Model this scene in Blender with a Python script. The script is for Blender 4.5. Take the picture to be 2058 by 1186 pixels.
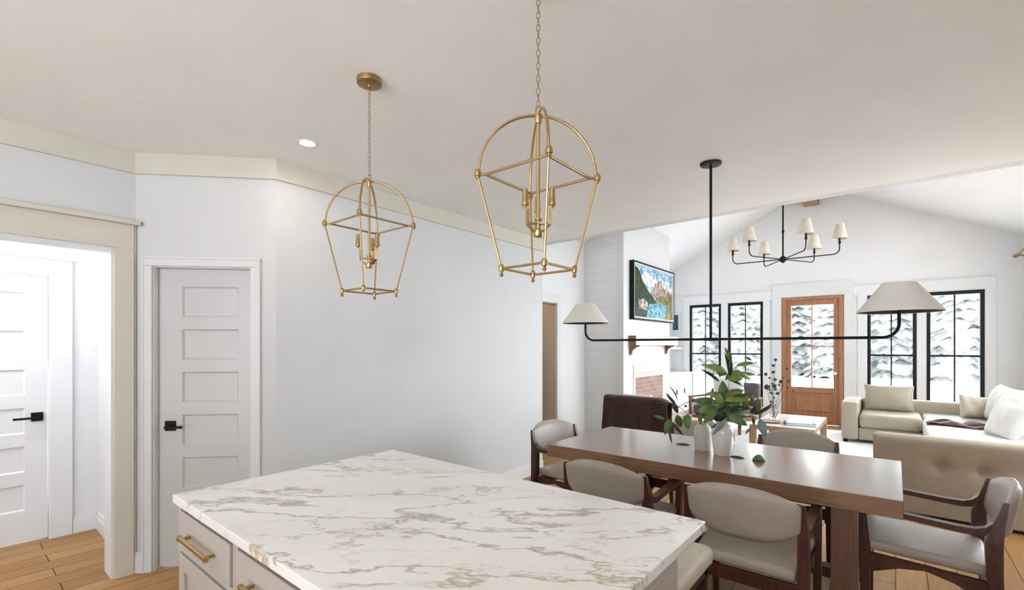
import bpy, bmesh, math, random
from mathutils import Vector, Matrix
for o in list(bpy.data.objects): bpy.data.objects.remove(o, do_unlink=True)
random.seed(7)
C = bpy.context.scene.collection
SC = bpy.context.scene
PI = math.pi
# ------------------------------------------------------------------ camera, sky, exposure
cam = bpy.data.cameras.new('camera'); camo = bpy.data.objects.new('camera', cam); C.objects.link(camo)
cam.sensor_fit = 'HORIZONTAL'; cam.sensor_width = 36.0
cam.lens = 36.0*939.0/2058.0
cam.shift_y = 104.0/2058.0
cam.clip_start = 0.05; cam.clip_end = 300
camo.location = (0, 0, 1.475)
camo.rotation_euler = (PI/2, 0, math.atan(771/939.0))
SC.camera = camo
w = bpy.data.worlds.new('overcast_sky'); SC.world = w; w.use_nodes = True
bg = w.node_tree.nodes['Background']
_n = w.node_tree; _tc = _n.nodes.new('ShaderNodeTexCoord'); _dp = _n.nodes.new('ShaderNodeVectorMath'); _dp.operation = 'DOT_PRODUCT'
_dp.inputs[1].default_value = Vector((.45, .80, .40)).normalized(); _n.links.new(_tc.outputs['Generated'], _dp.inputs[0])
_mr = _n.nodes.new('ShaderNodeMapRange'); _mr.interpolation_type = 'SMOOTHSTEP'; _n.links.new(_dp.outputs['Value'], _mr.inputs['Value'])
_mr.inputs['From Min'].default_value = -.5; _mr.inputs['From Max'].default_value = 1.0; _mr.inputs['To Min'].default_value = .85; _mr.inputs['To Max'].default_value = 7.0
_n.links.new(_mr.outputs['Result'], bg.inputs['Strength']); bg.inputs['Color'].default_value = (0.94, 0.965, 1.0, 1)   # thin overcast, brightest around the hidden sun
SC.view_settings.view_transform = 'Standard'; SC.view_settings.look = 'None'
SC.view_settings.gamma = 1.0; SC.view_settings.use_curve_mapping = False
SC.view_settings.exposure = 1.22
def lamp(name, kind, loc, power, size=.3, color=(1, 1, 1), rot=(0, 0, 0), spread=None, size_y=None):
    l = bpy.data.lights.new(name, kind); l.energy = power; l.color = color
    if kind == 'AREA':
        l.shape = 'DISK' if size_y is None else 'RECTANGLE'; l.size = size
        if size_y: l.size_y = size_y
        if spread: l.spread = spread
    else: l.shadow_soft_size = size
    o = bpy.data.objects.new(name, l); C.objects.link(o); o.location = loc; o.rotation_euler = rot
    return o
lamp('hall_fill_light', 'POINT', (-4.5, -.45, 2.25), 20, .12, (1, .98, .97))  # unseen lamp added to brighten the hall
for i, (x, y) in enumerate([(-2.83, 1.43), (-.4, .2), (1.6, 1.6), (1.9, 3.6)]):  # first lamp belongs to the can in view, the others are unseen additions
    lamp('can_fill_light', 'AREA', (x, y, 2.70), 1.2, .12, (1, .86, .70))
for x in (-2.57, .13):  # one lamp sits at the visible can, the rest are added as fill
    for y in (5.9, 7.6, 9.3): lamp('vault_can_fill_light', 'AREA', (x, y, 4.52-.497*abs(x+1.22)-.03), 1.8, .11, (1, .98, .95), (0, math.atan(.497)*(1 if x > -1.22 else -1), 0))
lamp('passage_lamp_light', 'POINT', (-4.7, 5.3, 2.3), 2.5, .1, (1, .80, .62))

# ------------------------------------------------------------------ materials
MATS = {}
def mat(name, col, rough=.5, metal=0, coat=0, spec=.5, sheen=0, trans=0):
    if name in MATS: return MATS[name]
    m = bpy.data.materials.new(name); m.use_nodes = True; MATS[name] = m
    p = m.node_tree.nodes['Principled BSDF']
    p.inputs['Base Color'].default_value = (*col, 1); p.inputs['Roughness'].default_value = rough
    p.inputs['Metallic'].default_value = metal; p.inputs['Coat Weight'].default_value = coat
    p.inputs['Specular IOR Level'].default_value = spec; p.inputs['Sheen Weight'].default_value = sheen
    p.inputs['Transmission Weight'].default_value = trans
    return m
def N(m, t, **kw):
    n = m.node_tree.nodes.new(t)
    for k, v in kw.items():
        if k in n.inputs: n.inputs[k].default_value = v
        else: setattr(n, k, v)
    return n
def LK(m, a, b): m.node_tree.links.new(a, b)
def coords(m, scale=(1, 1, 1), rot=(0, 0, 0), kind='Object'):
    t = N(m, 'ShaderNodeTexCoord'); mp = N(m, 'ShaderNodeMapping')
    mp.inputs['Scale'].default_value = scale; mp.inputs['Rotation'].default_value = rot
    LK(m, t.outputs[kind], mp.inputs['Vector']); return mp.outputs['Vector']
def ramp(m, fac, stops):
    r = N(m, 'ShaderNodeValToRGB'); e = r.color_ramp.elements
    while len(e) < len(stops): e.new(.5)
    for s, (p, c) in zip(e, stops): s.position = p; s.color = (*c, 1)
    LK(m, fac, r.inputs['Fac']); return r.outputs['Color']
def bump(m, h, strength=.2, dist=.01):
    b = N(m, 'ShaderNodeBump'); b.inputs['Strength'].default_value = strength; b.inputs['Distance'].default_value = dist
    LK(m, h, b.inputs['Height']); LK(m, b.outputs['Normal'], m.node_tree.nodes['Principled BSDF'].inputs['Normal'])
def base(m, c): LK(m, c, m.node_tree.nodes['Principled BSDF'].inputs['Base Color'])
def paint(name, col, rough=.55, var=.02):
    m = mat(name, col, rough)
    v = coords(m, (1.3, 1.3, 1.3)); n = N(m, 'ShaderNodeTexNoise', Scale=2.0, Detail=3.0); LK(m, v, n.inputs['Vector'])
    base(m, ramp(m, n.outputs['Fac'], [(0.3, tuple(c*(1-var) for c in col)), (.7, tuple(min(1, c*(1+var)) for c in col))]))
    n2 = N(m, 'ShaderNodeTexNoise', Scale=180.0, Detail=2.0); LK(m, v, n2.inputs['Vector']); bump(m, n2.outputs['Fac'], .04, .002)
    return m
def wood(name, dark, light, scale=(12, 1.2, 12), rough=.4, coat=0, spec=.5, bumpy=.05, ior=None):
    m = mat(name, light, rough, coat=coat, spec=spec)
    v = coords(m, scale); n = N(m, 'ShaderNodeTexNoise', Scale=2.2, Detail=7.0, Roughness=.62, Distortion=.5); LK(m, v, n.inputs['Vector'])
    base(m, ramp(m, n.outputs['Fac'], [(.28, dark), (.5, tuple((a+b)/2 for a, b in zip(dark, light))), (.75, light)]))
    bump(m, n.outputs['Fac'], bumpy, .004)
    if ior: m.node_tree.nodes['Principled BSDF'].inputs['IOR'].default_value = ior
    return m
def fabric(name, col, rough=.75, var=.06, scale=260, sheen=.15, spec=.3):
    m = mat(name, col, rough, sheen=sheen, spec=spec)
    v = coords(m); n = N(m, 'ShaderNodeTexNoise', Scale=9.0, Detail=4.0); LK(m, v, n.inputs['Vector'])
    base(m, ramp(m, n.outputs['Fac'], [(.3, tuple(c*(1-var) for c in col)), (.7, tuple(min(1, c*(1+var)) for c in col))]))
    n2 = N(m, 'ShaderNodeTexNoise', Scale=float(scale), Detail=2.0); LK(m, v, n2.inputs['Vector']); bump(m, n2.outputs['Fac'], .12, .002)
    return m
wall_m = paint('white_wall_paint', (.62, .628, .635))
living_m = paint('living_room_lit_paint', (.74, .745, .75))  # lighter copy of the wall paint, living room brightness put into the colour
vault_m = paint('bright_white_paint', (.73, .735, .74))
ceil_m = paint('warm_ceiling_paint', (.89, .89, .855))
cream_m = paint('cream_trim_paint', (.60, .575, .50), .45)
trim_m = paint('white_trim_paint', (.68, .69, .69), .4)
hall_m = paint('hall_white_paint', (.74, .76, .79), .4)
tan_m = paint('dim_passage_tan', (.62, .52, .42), .6)  # tan stands in for the dim light inside the passage
door_m = paint('white_door_paint', (.57, .575, .575), .4)
greige_m = paint('greige_cabinet_paint', (.46, .42, .39), .4)
black_m = mat('black_metal', (.004, .004, .005), .55, 0, spec=.25)
frame_m = mat('charcoal_window_frame', (.008, .009, .013), .5, spec=.25)
brass_m = mat('brushed_brass', (.50, .355, .17), .38, 1.0)
brass2_m = mat('antique_brass', (.38, .25, .12), .45, 1.0)
v = coords(brass_m, (40, 40, 400)); n = N(brass_m, 'ShaderNodeTexNoise', Scale=1.0, Detail=2.0); LK(brass_m, v, n.inputs['Vector']); bump(brass_m, n.outputs['Fac'], .05, .001)
table_m = wood('walnut_table_wood', (.17, .085, .046), (.28, .15, .082), (2.0, 22, 22), .20, .6, .8, .02, 1.5)
table_m.node_tree.nodes['Principled BSDF'].inputs['Coat IOR'].default_value = 1.8
table_m.node_tree.nodes['Principled BSDF'].inputs['Coat Roughness'].default_value = .17
tleg_m = wood('walnut_leg_wood', (.12, .062, .042), (.20, .105, .07), (22, 22, 1.6), .4)
chairwood_m = wood('dark_walnut_wood', (.035, .012, .009), (.11, .036, .024), (14, 14, 2.0), .35)
oak_m = wood('oak_beam_wood', (.22, .11, .05), (.42, .24, .12), (14, 1.4, 14), .5)
mantel_m = wood('mantel_wood', (.17, .065, .032), (.30, .13, .065), (14, 1.4, 14), .45)
doorwood_m = wood('stained_door_wood', (.27, .115, .05), (.46, .225, .11), (16, 16, 1.4), .4)
coffee_m = wood('coffee_table_wood', (.24, .13, .075), (.42, .26, .155), (10, 2, 10), .45)
chairfab_m = fabric('warm_grey_leather', (.42, .375, .325), .40, .05, 300, .05, .5)
sofa_m = fabric('taupe_leather', (.39, .335, .26), .46, .05, 220, .05, .5)
white_fab = fabric('white_linen', (.80, .79, .77), .85)
cream_fab = fabric('cream_linen_shade', (.68, .63, .53), .8)
shade_m = fabric('off_white_shade_linen', (.76, .73, .67), .8, .03, 420)
throw_m = fabric('dark_brown_throw', (.055, .030, .026), .85, .3, 160, .2)
brown_leather = fabric('brown_leather', (.17, .07, .04), .5, .15)
grey_fab = fabric('dark_grey_upholstery', (.10, .085, .08), .85)
stool_m = fabric('stool_cream_leather', (.62, .56, .46), .5, .04)
rug_m = fabric('white_wool_rug', (.78, .78, .78), .95, .05, 90)
ceramic_m = mat('white_glazed_ceramic', (.74, .73, .70), .18, coat=.5)
ceramic2_m = mat('cream_speckled_ceramic', (.62, .60, .54), .38)
v = coords(ceramic2_m, (1, 1, 6)); n = N(ceramic2_m, 'ShaderNodeTexNoise', Scale=28.0, Detail=5.0); LK(ceramic2_m, v, n.inputs['Vector'])
base(ceramic2_m, ramp(ceramic2_m, n.outputs['Fac'], [(.3, (.50, .48, .42)), (.65, (.66, .64, .58))]))
inner_m = mat('dark_shade_lining', (.004, .004, .004), .9, spec=.1)
paper_m = mat('white_book_paper', (.72, .73, .76), .5)
bookspine_m = mat('grey_book_cloth', (.09, .09, .10), .6)
bulb_m = mat('frosted_bulb', (.8, .8, .78), .4)
lit_m = mat('lit_lamp_lens', (1, 1, 1), .5)
_p = lit_m.node_tree.nodes['Principled BSDF']; _p.inputs['Emission Color'].default_value = (1, .97, .93, 1); _p.inputs['Emission Strength'].default_value = 3.0
def leafmat(name, a, b, rough=.4):
    m = mat(name, a, rough); v = coords(m); n = N(m, 'ShaderNodeTexNoise', Scale=16.0, Detail=3.0); LK(m, v, n.inputs['Vector'])
    base(m, ramp(m, n.outputs['Fac'], [(.3, a), (.7, b)])); m.node_tree.nodes['Principled BSDF'].inputs['Subsurface Weight'].default_value = 0
    return m
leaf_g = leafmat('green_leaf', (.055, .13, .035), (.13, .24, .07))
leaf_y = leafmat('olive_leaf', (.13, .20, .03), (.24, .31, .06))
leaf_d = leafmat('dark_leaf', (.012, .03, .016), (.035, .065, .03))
leaf_b = leafmat('blue_green_leaf', (.14, .22, .18), (.26, .36, .34))
stem_m = mat('brown_stem', (.09, .07, .045), .6)
# marble countertop
marble_m = mat('veined_white_quartz', (.8, .79, .76), .16, spec=.5)
def build_marble(m):
    v0 = coords(m, (1, 1, 1), (0, 0, -.62)); mp = N(m, 'ShaderNodeMapping'); mp.inputs['Scale'].default_value = (.62, 1.7, 1); LK(m, v0, mp.inputs['Vector']); v = mp.outputs['Vector']
    wn = N(m, 'ShaderNodeTexNoise', Scale=2.6, Detail=5.0, Roughness=.6); LK(m, v, wn.inputs['Vector'])
    mx = N(m, 'ShaderNodeMixRGB'); mx.blend_type = 'LINEAR_LIGHT'; mx.inputs['Fac'].default_value = .20
    LK(m, v, mx.inputs['Color1']); LK(m, wn.outputs['Color'], mx.inputs['Color2'])
    def vein(scale, width, src):
        n = N(m, 'ShaderNodeTexNoise', Scale=scale, Detail=6.0, Roughness=.52); LK(m, src, n.inputs['Vector'])
        s = N(m, 'ShaderNodeMath', operation='SUBTRACT'); LK(m, n.outputs['Fac'], s.inputs[0]); s.inputs[1].default_value = .5
        a = N(m, 'ShaderNodeMath', operation='ABSOLUTE'); LK(m, s.outputs[0], a.inputs[0])
        r = N(m, 'ShaderNodeMapRange'); r.inputs['From Min'].default_value = 0; r.inputs['From Max'].default_value = width
        r.inputs['To Min'].default_value = 1; r.inputs['To Max'].default_value = 0; LK(m, a.outputs[0], r.inputs['Value']); return r.outputs['Result']
    v1 = vein(1.9, .017, mx.outputs['Color']); v2 = vein(4.2, .014, mx.outputs['Color'])
    br = N(m, 'ShaderNodeTexNoise', Scale=2.4, Detail=2.0); LK(m, v, br.inputs['Vector'])
    msk = N(m, 'ShaderNodeMapRange'); msk.inputs['From Min'].default_value = .45; msk.inputs['From Max'].default_value = .60; LK(m, br.outputs['Fac'], msk.inputs['Value'])
    m1 = N(m, 'ShaderNodeMath', operation='MULTIPLY'); LK(m, v1, m1.inputs[0]); m1.inputs[1].default_value = .85
    m2 = N(m, 'ShaderNodeMath', operation='MULTIPLY'); LK(m, v2, m2.inputs[0]); LK(m, msk.outputs['Result'], m2.inputs[1])
    m3 = N(m, 'ShaderNodeMath', operation='MULTIPLY'); LK(m, m2.outputs[0], m3.inputs[0]); m3.inputs[1].default_value = .7
    mm = N(m, 'ShaderNodeMath', operation='MAXIMUM'); LK(m, m1.outputs[0], mm.inputs[0]); LK(m, m3.outputs[0], mm.inputs[1])
    cl = N(m, 'ShaderNodeTexNoise', Scale=1.7, Detail=3.0); LK(m, v, cl.inputs['Vector'])
    veincol = ramp(m, cl.outputs['Fac'], [(.42, (.36, .345, .33)), (.58, (.44, .35, .22))])
    bn = N(m, 'ShaderNodeTexNoise', Scale=1.4, Detail=4.0); LK(m, mx.outputs['Color'], bn.inputs['Vector'])
    bc = ramp(m, bn.outputs['Fac'], [(.35, (.82, .805, .77)), (.6, (.90, .89, .87))])
    f = N(m, 'ShaderNodeMixRGB'); LK(m, mm.outputs[0], f.inputs['Fac']); LK(m, bc, f.inputs['Color1']); LK(m, veincol, f.inputs['Color2'])
    base(m, f.outputs['Color'])
build_marble(marble_m)
def build_floor():
    m = mat('oak_plank_floor', (.5, .3, .16), .5, spec=.28)
    v = coords(m, (1, 1, 1), (0, 0, PI/2))
    b = N(m, 'ShaderNodeTexBrick'); b.inputs['Scale'].default_value = 1.0; b.inputs['Brick Width'].default_value = 1.25
    b.inputs['Row Height'].default_value = .155; b.inputs['Mortar Size'].default_value = .0034; b.offset = .37; b.inputs['Bias'].default_value = 0
    b.inputs['Color1'].default_value = (.36, .19, .068, 1); b.inputs['Color2'].default_value = (.48, .28, .115, 1); b.inputs['Mortar'].default_value = (.09, .05, .025, 1)
    LK(m, v, b.inputs['Vector'])
    v2 = coords(m, (14, 1.1, 1)); n = N(m, 'ShaderNodeTexNoise', Scale=2.0, Detail=8.0, Roughness=.6, Distortion=.6); LK(m, v2, n.inputs['Vector'])
    g = ramp(m, n.outputs['Fac'], [(.3, (.74, .70, .66)), (.7, (1, 1, 1))])
    x = N(m, 'ShaderNodeMixRGB'); x.blend_type = 'MULTIPLY'; x.inputs['Fac'].default_value = .85; LK(m, b.outputs['Color'], x.inputs['Color1']); LK(m, g, x.inputs['Color2'])
    base(m, x.outputs['Color']); bump(m, b.outputs['Fac'], -.3, .004); return m
floor_m = build_floor()
def build_shiplap(name, col, row=.14, groove=.004, vert=False):
    m = mat(name, col, .5); v = coords(m); sp = N(m, 'ShaderNodeSeparateXYZ'); LK(m, v, sp.inputs[0])
    d = N(m, 'ShaderNodeMath', operation='MODULO'); LK(m, sp.outputs['Z'], d.inputs[0]); d.inputs[1].default_value = row
    c = N(m, 'ShaderNodeMath', operation='LESS_THAN'); LK(m, d.outputs[0], c.inputs[0]); c.inputs[1].default_value = groove
    f = N(m, 'ShaderNodeMixRGB'); LK(m, c.outputs[0], f.inputs['Fac']); f.inputs['Color1'].default_value = (*col, 1); f.inputs['Color2'].default_value = (*[q*.7 for q in col], 1)
    base(m, f.outputs['Color']); bump(m, c.outputs[0], -.5, .004); return m
shiplap_m = build_shiplap('white_shiplap', (.76, .76, .75))
def build_brick(name, c1, c2, mortar, bw, rh, ms=.008, rough=.8, rot=(PI/2, 0, PI/2)):
    m = mat(name, c1, rough); t = N(m, 'ShaderNodeTexCoord'); sp = N(m, 'ShaderNodeSeparateXYZ'); LK(m, t.outputs['Object'], sp.inputs[0])
    cb = N(m, 'ShaderNodeCombineXYZ'); LK(m, sp.outputs['Y'], cb.inputs['X']); LK(m, sp.outputs['Z'], cb.inputs['Y'])
    b = N(m, 'ShaderNodeTexBrick'); b.inputs['Scale'].default_value = 1; b.inputs['Brick Width'].default_value = bw; b.inputs['Row Height'].default_value = rh
    b.inputs['Mortar Size'].default_value = ms; b.inputs['Color1'].default_value = (*c1, 1); b.inputs['Color2'].default_value = (*c2, 1); b.inputs['Mortar'].default_value = (*mortar, 1)
    LK(m, cb.outputs[0], b.inputs['Vector']); base(m, b.outputs['Color']); bump(m, b.outputs['Fac'], -.3, .005); return m
soldier_m = build_brick('white_soldier_brick', (.66, .62, .58), (.74, .71, .67), (.52, .48, .45), .075, .26)
firebrick_m = build_brick('red_fire_brick', (.30, .165, .125), (.40, .26, .21), (.42, .34, .29), .22, .07, .006)
glass_m = bpy.data.materials.new('window_glass'); glass_m.use_nodes = True
_nt = glass_m.node_tree; _nt.nodes.clear()
_o = _nt.nodes.new('ShaderNodeOutputMaterial'); _t = _nt.nodes.new('ShaderNodeBsdfTransparent'); _g = _nt.nodes.new('ShaderNodeBsdfGlossy'); _x = _nt.nodes.new('ShaderNodeMixShader')
_g.inputs['Roughness'].default_value = .02; _x.inputs[0].default_value = .06; _t.inputs[0].default_value = (.96, .98, .98, 1)
_nt.links.new(_t.outputs[0], _x.inputs[1]); _nt.links.new(_g.outputs[0], _x.inputs[2]); _nt.links.new(_x.outputs[0], _o.inputs[0])
snow_m = mat('fresh_snow', (.92, .93, .95), .8)
def build_conifer():
    m = mat('snowy_conifer_needles', (.5, .55, .5), .9)
    v = coords(m); n = N(m, 'ShaderNodeTexNoise', Scale=2.6, Detail=7.0, Roughness=.7); LK(m, v, n.inputs['Vector'])
    base(m, ramp(m, n.outputs['Fac'], [(.36, (.22, .25, .22)), (.46, (.38, .40, .38)), (.56, (.66, .67, .68))])); return m
conifer_m = build_conifer()
bark_m = mat('grey_bark', (.22, .19, .17), .9)

# ------------------------------------------------------------------ mesh helpers
def box(bm, x0, x1, y0, y1, z0, z1, bev=0, M=None, seg=2):
    v = [bm.verts.new((x, y, z)) for x in (x0, x1) for y in (y0, y1) for z in (z0, z1)]
    f = [bm.faces.new([v[i] for i in q]) for q in ((0, 1, 3, 2), (4, 6, 7, 5), (0, 4, 5, 1), (2, 3, 7, 6), (0, 2, 6, 4), (1, 5, 7, 3))]
    geo = v
    if bev:
        es = list({e for a in f for e in a.edges})
        r = bmesh.ops.bevel(bm, geom=es, offset=bev, segments=seg, affect='EDGES', profile=.5)
        geo = list({q for q in r['verts']} | {q for q in v if q.is_valid})
    if M is not None: bmesh.ops.transform(bm, matrix=M, verts=[q for q in geo if q.is_valid])
def tube(bm, pts, r, n=8, caps=True, closed=False, squash=None):
    pts = [Vector(p) for p in pts]; k = len(pts); rs = r if isinstance(r, (list, tuple)) else [r]*k
    rings = []; ref = None
    for i, p in enumerate(pts):
        if closed: t = pts[(i+1) % k]-pts[i-1]
        else: t = pts[min(i+1, k-1)]-pts[max(i-1, 0)]
        t.normalize()
        if ref is None: ref = Vector((0, 0, 1)) if abs(t.z) < .9 else Vector((1, 0, 0))
        a = (ref-t*ref.dot(t)); a.normalize(); b = t.cross(a); ref = a
        sx, sy = squash or (1, 1)
        rings.append([bm.verts.new(p+(a*math.cos(2*PI*j/n)*sx+b*math.sin(2*PI*j/n)*sy)*rs[i]) for j in range(n)])
    m = k if closed else k-1
    for i in range(m):
        A, B = rings[i], rings[(i+1) % k]
        for j in range(n): bm.faces.new((A[j], A[(j+1) % n], B[(j+1) % n], B[j]))
    if caps and not closed: bm.faces.new(rings[0][::-1]); bm.faces.new(rings[-1])
def lathe(bm, prof, loc=(0, 0, 0), n=32, capb=True, capt=True):
    L = Vector(loc); rings = []
    for r, z in prof:
        rings.append([bm.verts.new(L+Vector((r*math.cos(2*PI*j/n), r*math.sin(2*PI*j/n), z))) for j in range(n)])
    for A, B in zip(rings, rings[1:]):
        for j in range(n): bm.faces.new((A[j], A[(j+1) % n], B[(j+1) % n], B[j]))
    if capb and prof[0][0] > 1e-5: bm.faces.new(rings[0][::-1])
    if capt and prof[-1][0] > 1e-5: bm.faces.new(rings[-1])
def grid(bm, P, closed_u=False):
    V = [[bm.verts.new(p) for p in row] for row in P]
    for i in range(len(V)-1):
        k = len(V[i]); m = k if closed_u else k-1
        for j in range(m): bm.faces.new((V[i][j], V[i][(j+1) % k], V[i+1][(j+1) % k], V[i+1][j]))
    return V
def prism(bm, poly, axis, a, b, bev=0, M=None):
    # poly: list of 2D points in the plane perpendicular to axis
    def mk(p, q):
        return {'x': (q, p[0], p[1]), 'y': (p[0], q, p[1]), 'z': (p[0], p[1], q)}[axis]
    A = [bm.verts.new(mk(p, a)) for p in poly]; B = [bm.verts.new(mk(p, b)) for p in poly]
    fs = [bm.faces.new(A), bm.faces.new(B[::-1])]; k = len(poly)
    for i in range(k): fs.append(bm.faces.new((A[i], B[i], B[(i+1) % k], A[(i+1) % k])))
    vs = A+B
    if bev:
        r = bmesh.ops.bevel(bm, geom=list({e for f in fs for e in f.edges}), offset=bev, segments=2, affect='EDGES')
        vs = list(set(r['verts']) | {q for q in vs if q.is_valid})
    if M is not None: bmesh.ops.transform(bm, matrix=M, verts=[q for q in vs if q.is_valid])
def obj(name, bm, m, parent=None, smooth=False, label=None, M=None):
    if M is not None: bmesh.ops.transform(bm, matrix=M, verts=bm.verts)
    bmesh.ops.recalc_face_normals(bm, faces=bm.faces)
    me = bpy.data.meshes.new(name); bm.to_mesh(me); bm.free(); me.materials.append(m)
    if smooth:
        for p in me.polygons: p.use_smooth = True
        if smooth != 'all':
            try: me.set_sharp_from_angle(angle=math.radians(40))
            except Exception: pass
    o = bpy.data.objects.new(name, me); C.objects.link(o)
    if parent: o.parent = parent
    if label: o['label'] = label
    return o
def tag(o, label, cat, group=None, kind=None):
    o['label'] = label; o['category'] = cat
    if group: o['group'] = group
    if kind: o['kind'] = kind
    return o
def thing(name, label, cat, loc=(0, 0, 0), rz=0, group=None):
    o = bpy.data.objects.new(name, None); C.objects.link(o); o.location = loc; o.rotation_euler = (0, 0, rz); o.empty_display_size = .1
    return tag(o, label, cat, group)
def struct(name, bm, m, parent=None, label=None, M=None):
    o = obj(name, bm, m, parent, M=M)
    if not parent: o['kind'] = 'structure'
    if label: o['label'] = label
    return o
def sroot(name, label, loc=(0, 0, 0)):
    o = bpy.data.objects.new(name, None); C.objects.link(o); o['kind'] = 'structure'; o['label'] = label; o.location = loc; return o
def dup(root, loc, rz, label=None, group=None):
    r = root.copy(); C.objects.link(r); r.location = loc; r.rotation_euler = (0, 0, rz)
    if label: r['label'] = label
    if group: r['group'] = group
    for ch in list(root.children):
        c = ch.copy(); C.objects.link(c); c.parent = r
        for g in ch.children:
            d = g.copy(); C.objects.link(d); d.parent = c
    return r
def BM(): return bmesh.new()
def wallcells(bm, a0, a1, z0, z1, holes, t0, t1, axis):
    """wall in plane: runs along a from a0 to a1, thickness t0..t1; holes = (a0,a1,z0,z1); axis 'x' (runs along X) or 'y'"""
    xs = sorted({a0, a1, *[h[0] for h in holes], *[h[1] for h in holes]}); zs = sorted({z0, z1, *[h[2] for h in holes], *[h[3] for h in holes]})
    xs = [x for x in xs if a0 <= x <= a1]; zs = [z for z in zs if z0 <= z <= z1]
    for i in range(len(xs)-1):
        for j in range(len(zs)-1):
            cx, cz = (xs[i]+xs[i+1])/2, (zs[j]+zs[j+1])/2
            if any(h[0] < cx < h[1] and h[2] < cz < h[3] for h in holes): continue
            if axis == 'x': box(bm, xs[i], xs[i+1], t0, t1, zs[j], zs[j+1])
            else: box(bm, t0, t1, xs[i], xs[i+1], zs[j], zs[j+1])
    bmesh.ops.remove_doubles(bm, verts=bm.verts, dist=1e-5)
    # remove interior faces shared by two cells
    seen = {}
    for f in bm.faces:
        seen.setdefault(tuple(sorted(v.index for v in f.verts)), []).append(f)

# ------------------------------------------------------------------ the room
LX, RX = -3.93, 1.50; WY = 10.49; RIDGE = -1.22
def vz(x): return 4.52-.497*abs(x-RIDGE)
bm = BM(); box(bm, -6.2, 4.2, -2.6, WY+.16, -.12, 0); struct('floor', bm, floor_m)
bm = BM(); grid(bm, [[(x, y, -.32+.35*math.sin(x*.11)*max(0, (y-14))/40) for x in range(-60, 61, 4)] for y in range(-40, 120, 4)])
o = struct('ground', bm, snow_m); o['label'] = 'snow covered yard seen through the windows'
bm = BM(); box(bm, -6.2, 4.2, -2.6, 4.65, 2.74, 2.90); struct('ceiling', bm, ceil_m)
bm = BM(); box(bm, -6.2, LX-.001, 4.65, 7.2, 2.74, 2.9); struct('ceiling_passage', bm, ceil_m)
for s, nm in ((-1, 'ceiling_vault_left'), (1, 'ceiling_vault_right')):
    bm = BM(); xe = LX-.2 if s < 0 else RX+.2
    prism(bm, [(RIDGE, vz(RIDGE)), (xe, vz(xe)), (xe, vz(xe)+.15), (RIDGE, vz(RIDGE)+.15)], 'y', 4.65, WY+.16)
    struct(nm, bm, vault_m)
# gable wall above flat ceiling edge
bm = BM(); prism(bm, [(LX-.15, 2.741), (RX+.15, 2.741), (RX+.15, vz(RX+.15)), (RIDGE, vz(RIDGE)), (LX-.15, vz(LX-.15))], 'y', 4.655, 4.77); struct('wall_soffit', bm, vault_m)
# window wall
WIN = [(-3.525, -2.868), (-2.73, -2.068), (-.392, .275), (.401, 1.093)]
holes = [(a, b, .26, 2.39) for a, b in WIN]+[(-1.735, -.735, 0, 2.432)]
bm = BM(); wallcells(bm, LX-.15, RX+.15, 0, vz(RX+.15), holes, WY, WY+.15, 'x')
prism(bm, [(LX-.15, vz(RX+.15)), (RX+.15, vz(RX+.15)), (RX+.15, vz(RX+.15)+.001), (RIDGE, vz(RIDGE)), (LX-.15, vz(LX-.15))], 'y', WY, WY+.15)
struct('wall_back', bm, living_m)
# band of trim over windows and door, and mullion casings
def trim_box(name, boxes, m=trim_m, label=None):
    bm = BM()
    for b in boxes: box(bm, *b, .003)
    o = struct(name, bm, m); o['label'] = label or 'painted trim'; return o
trim_box('trim_1', [(-3.66, -1.86, WY-.018, WY-.001, 2.40, 2.58), (-.60, 1.22, WY-.018, WY-.001, 2.40, 2.58),
                    (-3.66, -3.53, WY-.018, WY-.001, 0, 2.40), (-2.862, -2.735, WY-.018, WY-.001, 0, 2.40), (-2.062, -1.94, WY-.018, WY-.001, 0, 2.40),
                    (-.53, -.397, WY-.018, WY-.001, 0, 2.40), (.281, .396, WY-.018, WY-.001, 0, 2.40), (1.099, 1.22, WY-.018, WY-.001, 0, 2.40)], living_m, 'white boards framing the black windows')
trim_box('trim_2', [(-1.90, -.60, WY-.03, WY-.001, 2.44, 2.70), (-1.90, -1.74, WY-.03, WY-.001, 0, 2.44), (-.73, -.60, WY-.03, WY-.001, 0, 2.44)], trim_m, 'white casing around the wooden glass door')
trim_box('trim_17', [(-3.66, -1.86, WY-.026, WY-.001, 2.58, 2.60), (-.60, 1.22, WY-.026, WY-.001, 2.58, 2.60)], trim_m, 'thin ledge above the black windows')
def window(i, a, b, side='back'):
    r = sroot('window_%d' % i, 'tall black framed window with a cross of thin bars', ((a+b)/2, WY, .26))
    x0, x1 = -(b-a)/2, (b-a)/2; H = 2.39-.26
    f = .050
    bm = BM()
    for q in ((x0, x0+f, 0, H), (x1-f, x1, 0, H), (x0+f, x1-f, H-f-.01, H), (x0+f, x1-f, 0, f+.02)): box(bm, q[0], q[1], .005, .10, q[2], q[3], .003)
    obj('window_frame', bm, frame_m, r)
    zm = 1.325-.26; bm = BM()
    box(bm, x0+f, x1-f, .03, .07, zm-.016, zm+.016); box(bm, -.010, .010, .035, .065, f, zm-.016); box(bm, -.010, .010, .035, .065, zm+.016, H-f)
    obj('muntin', bm, frame_m, r)
    bm = BM(); box(bm, x0+f, x1-f, .049, .053, f, H-f); obj('pane', bm, glass_m, r)
    bm = BM(); box(bm, x0, x1, -.03, .004, -.03, 0, .004); obj('window_sill', bm, trim_m, r)
    return r
for i, (a, b) in enumerate(WIN): window(i+1, a, b)
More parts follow.
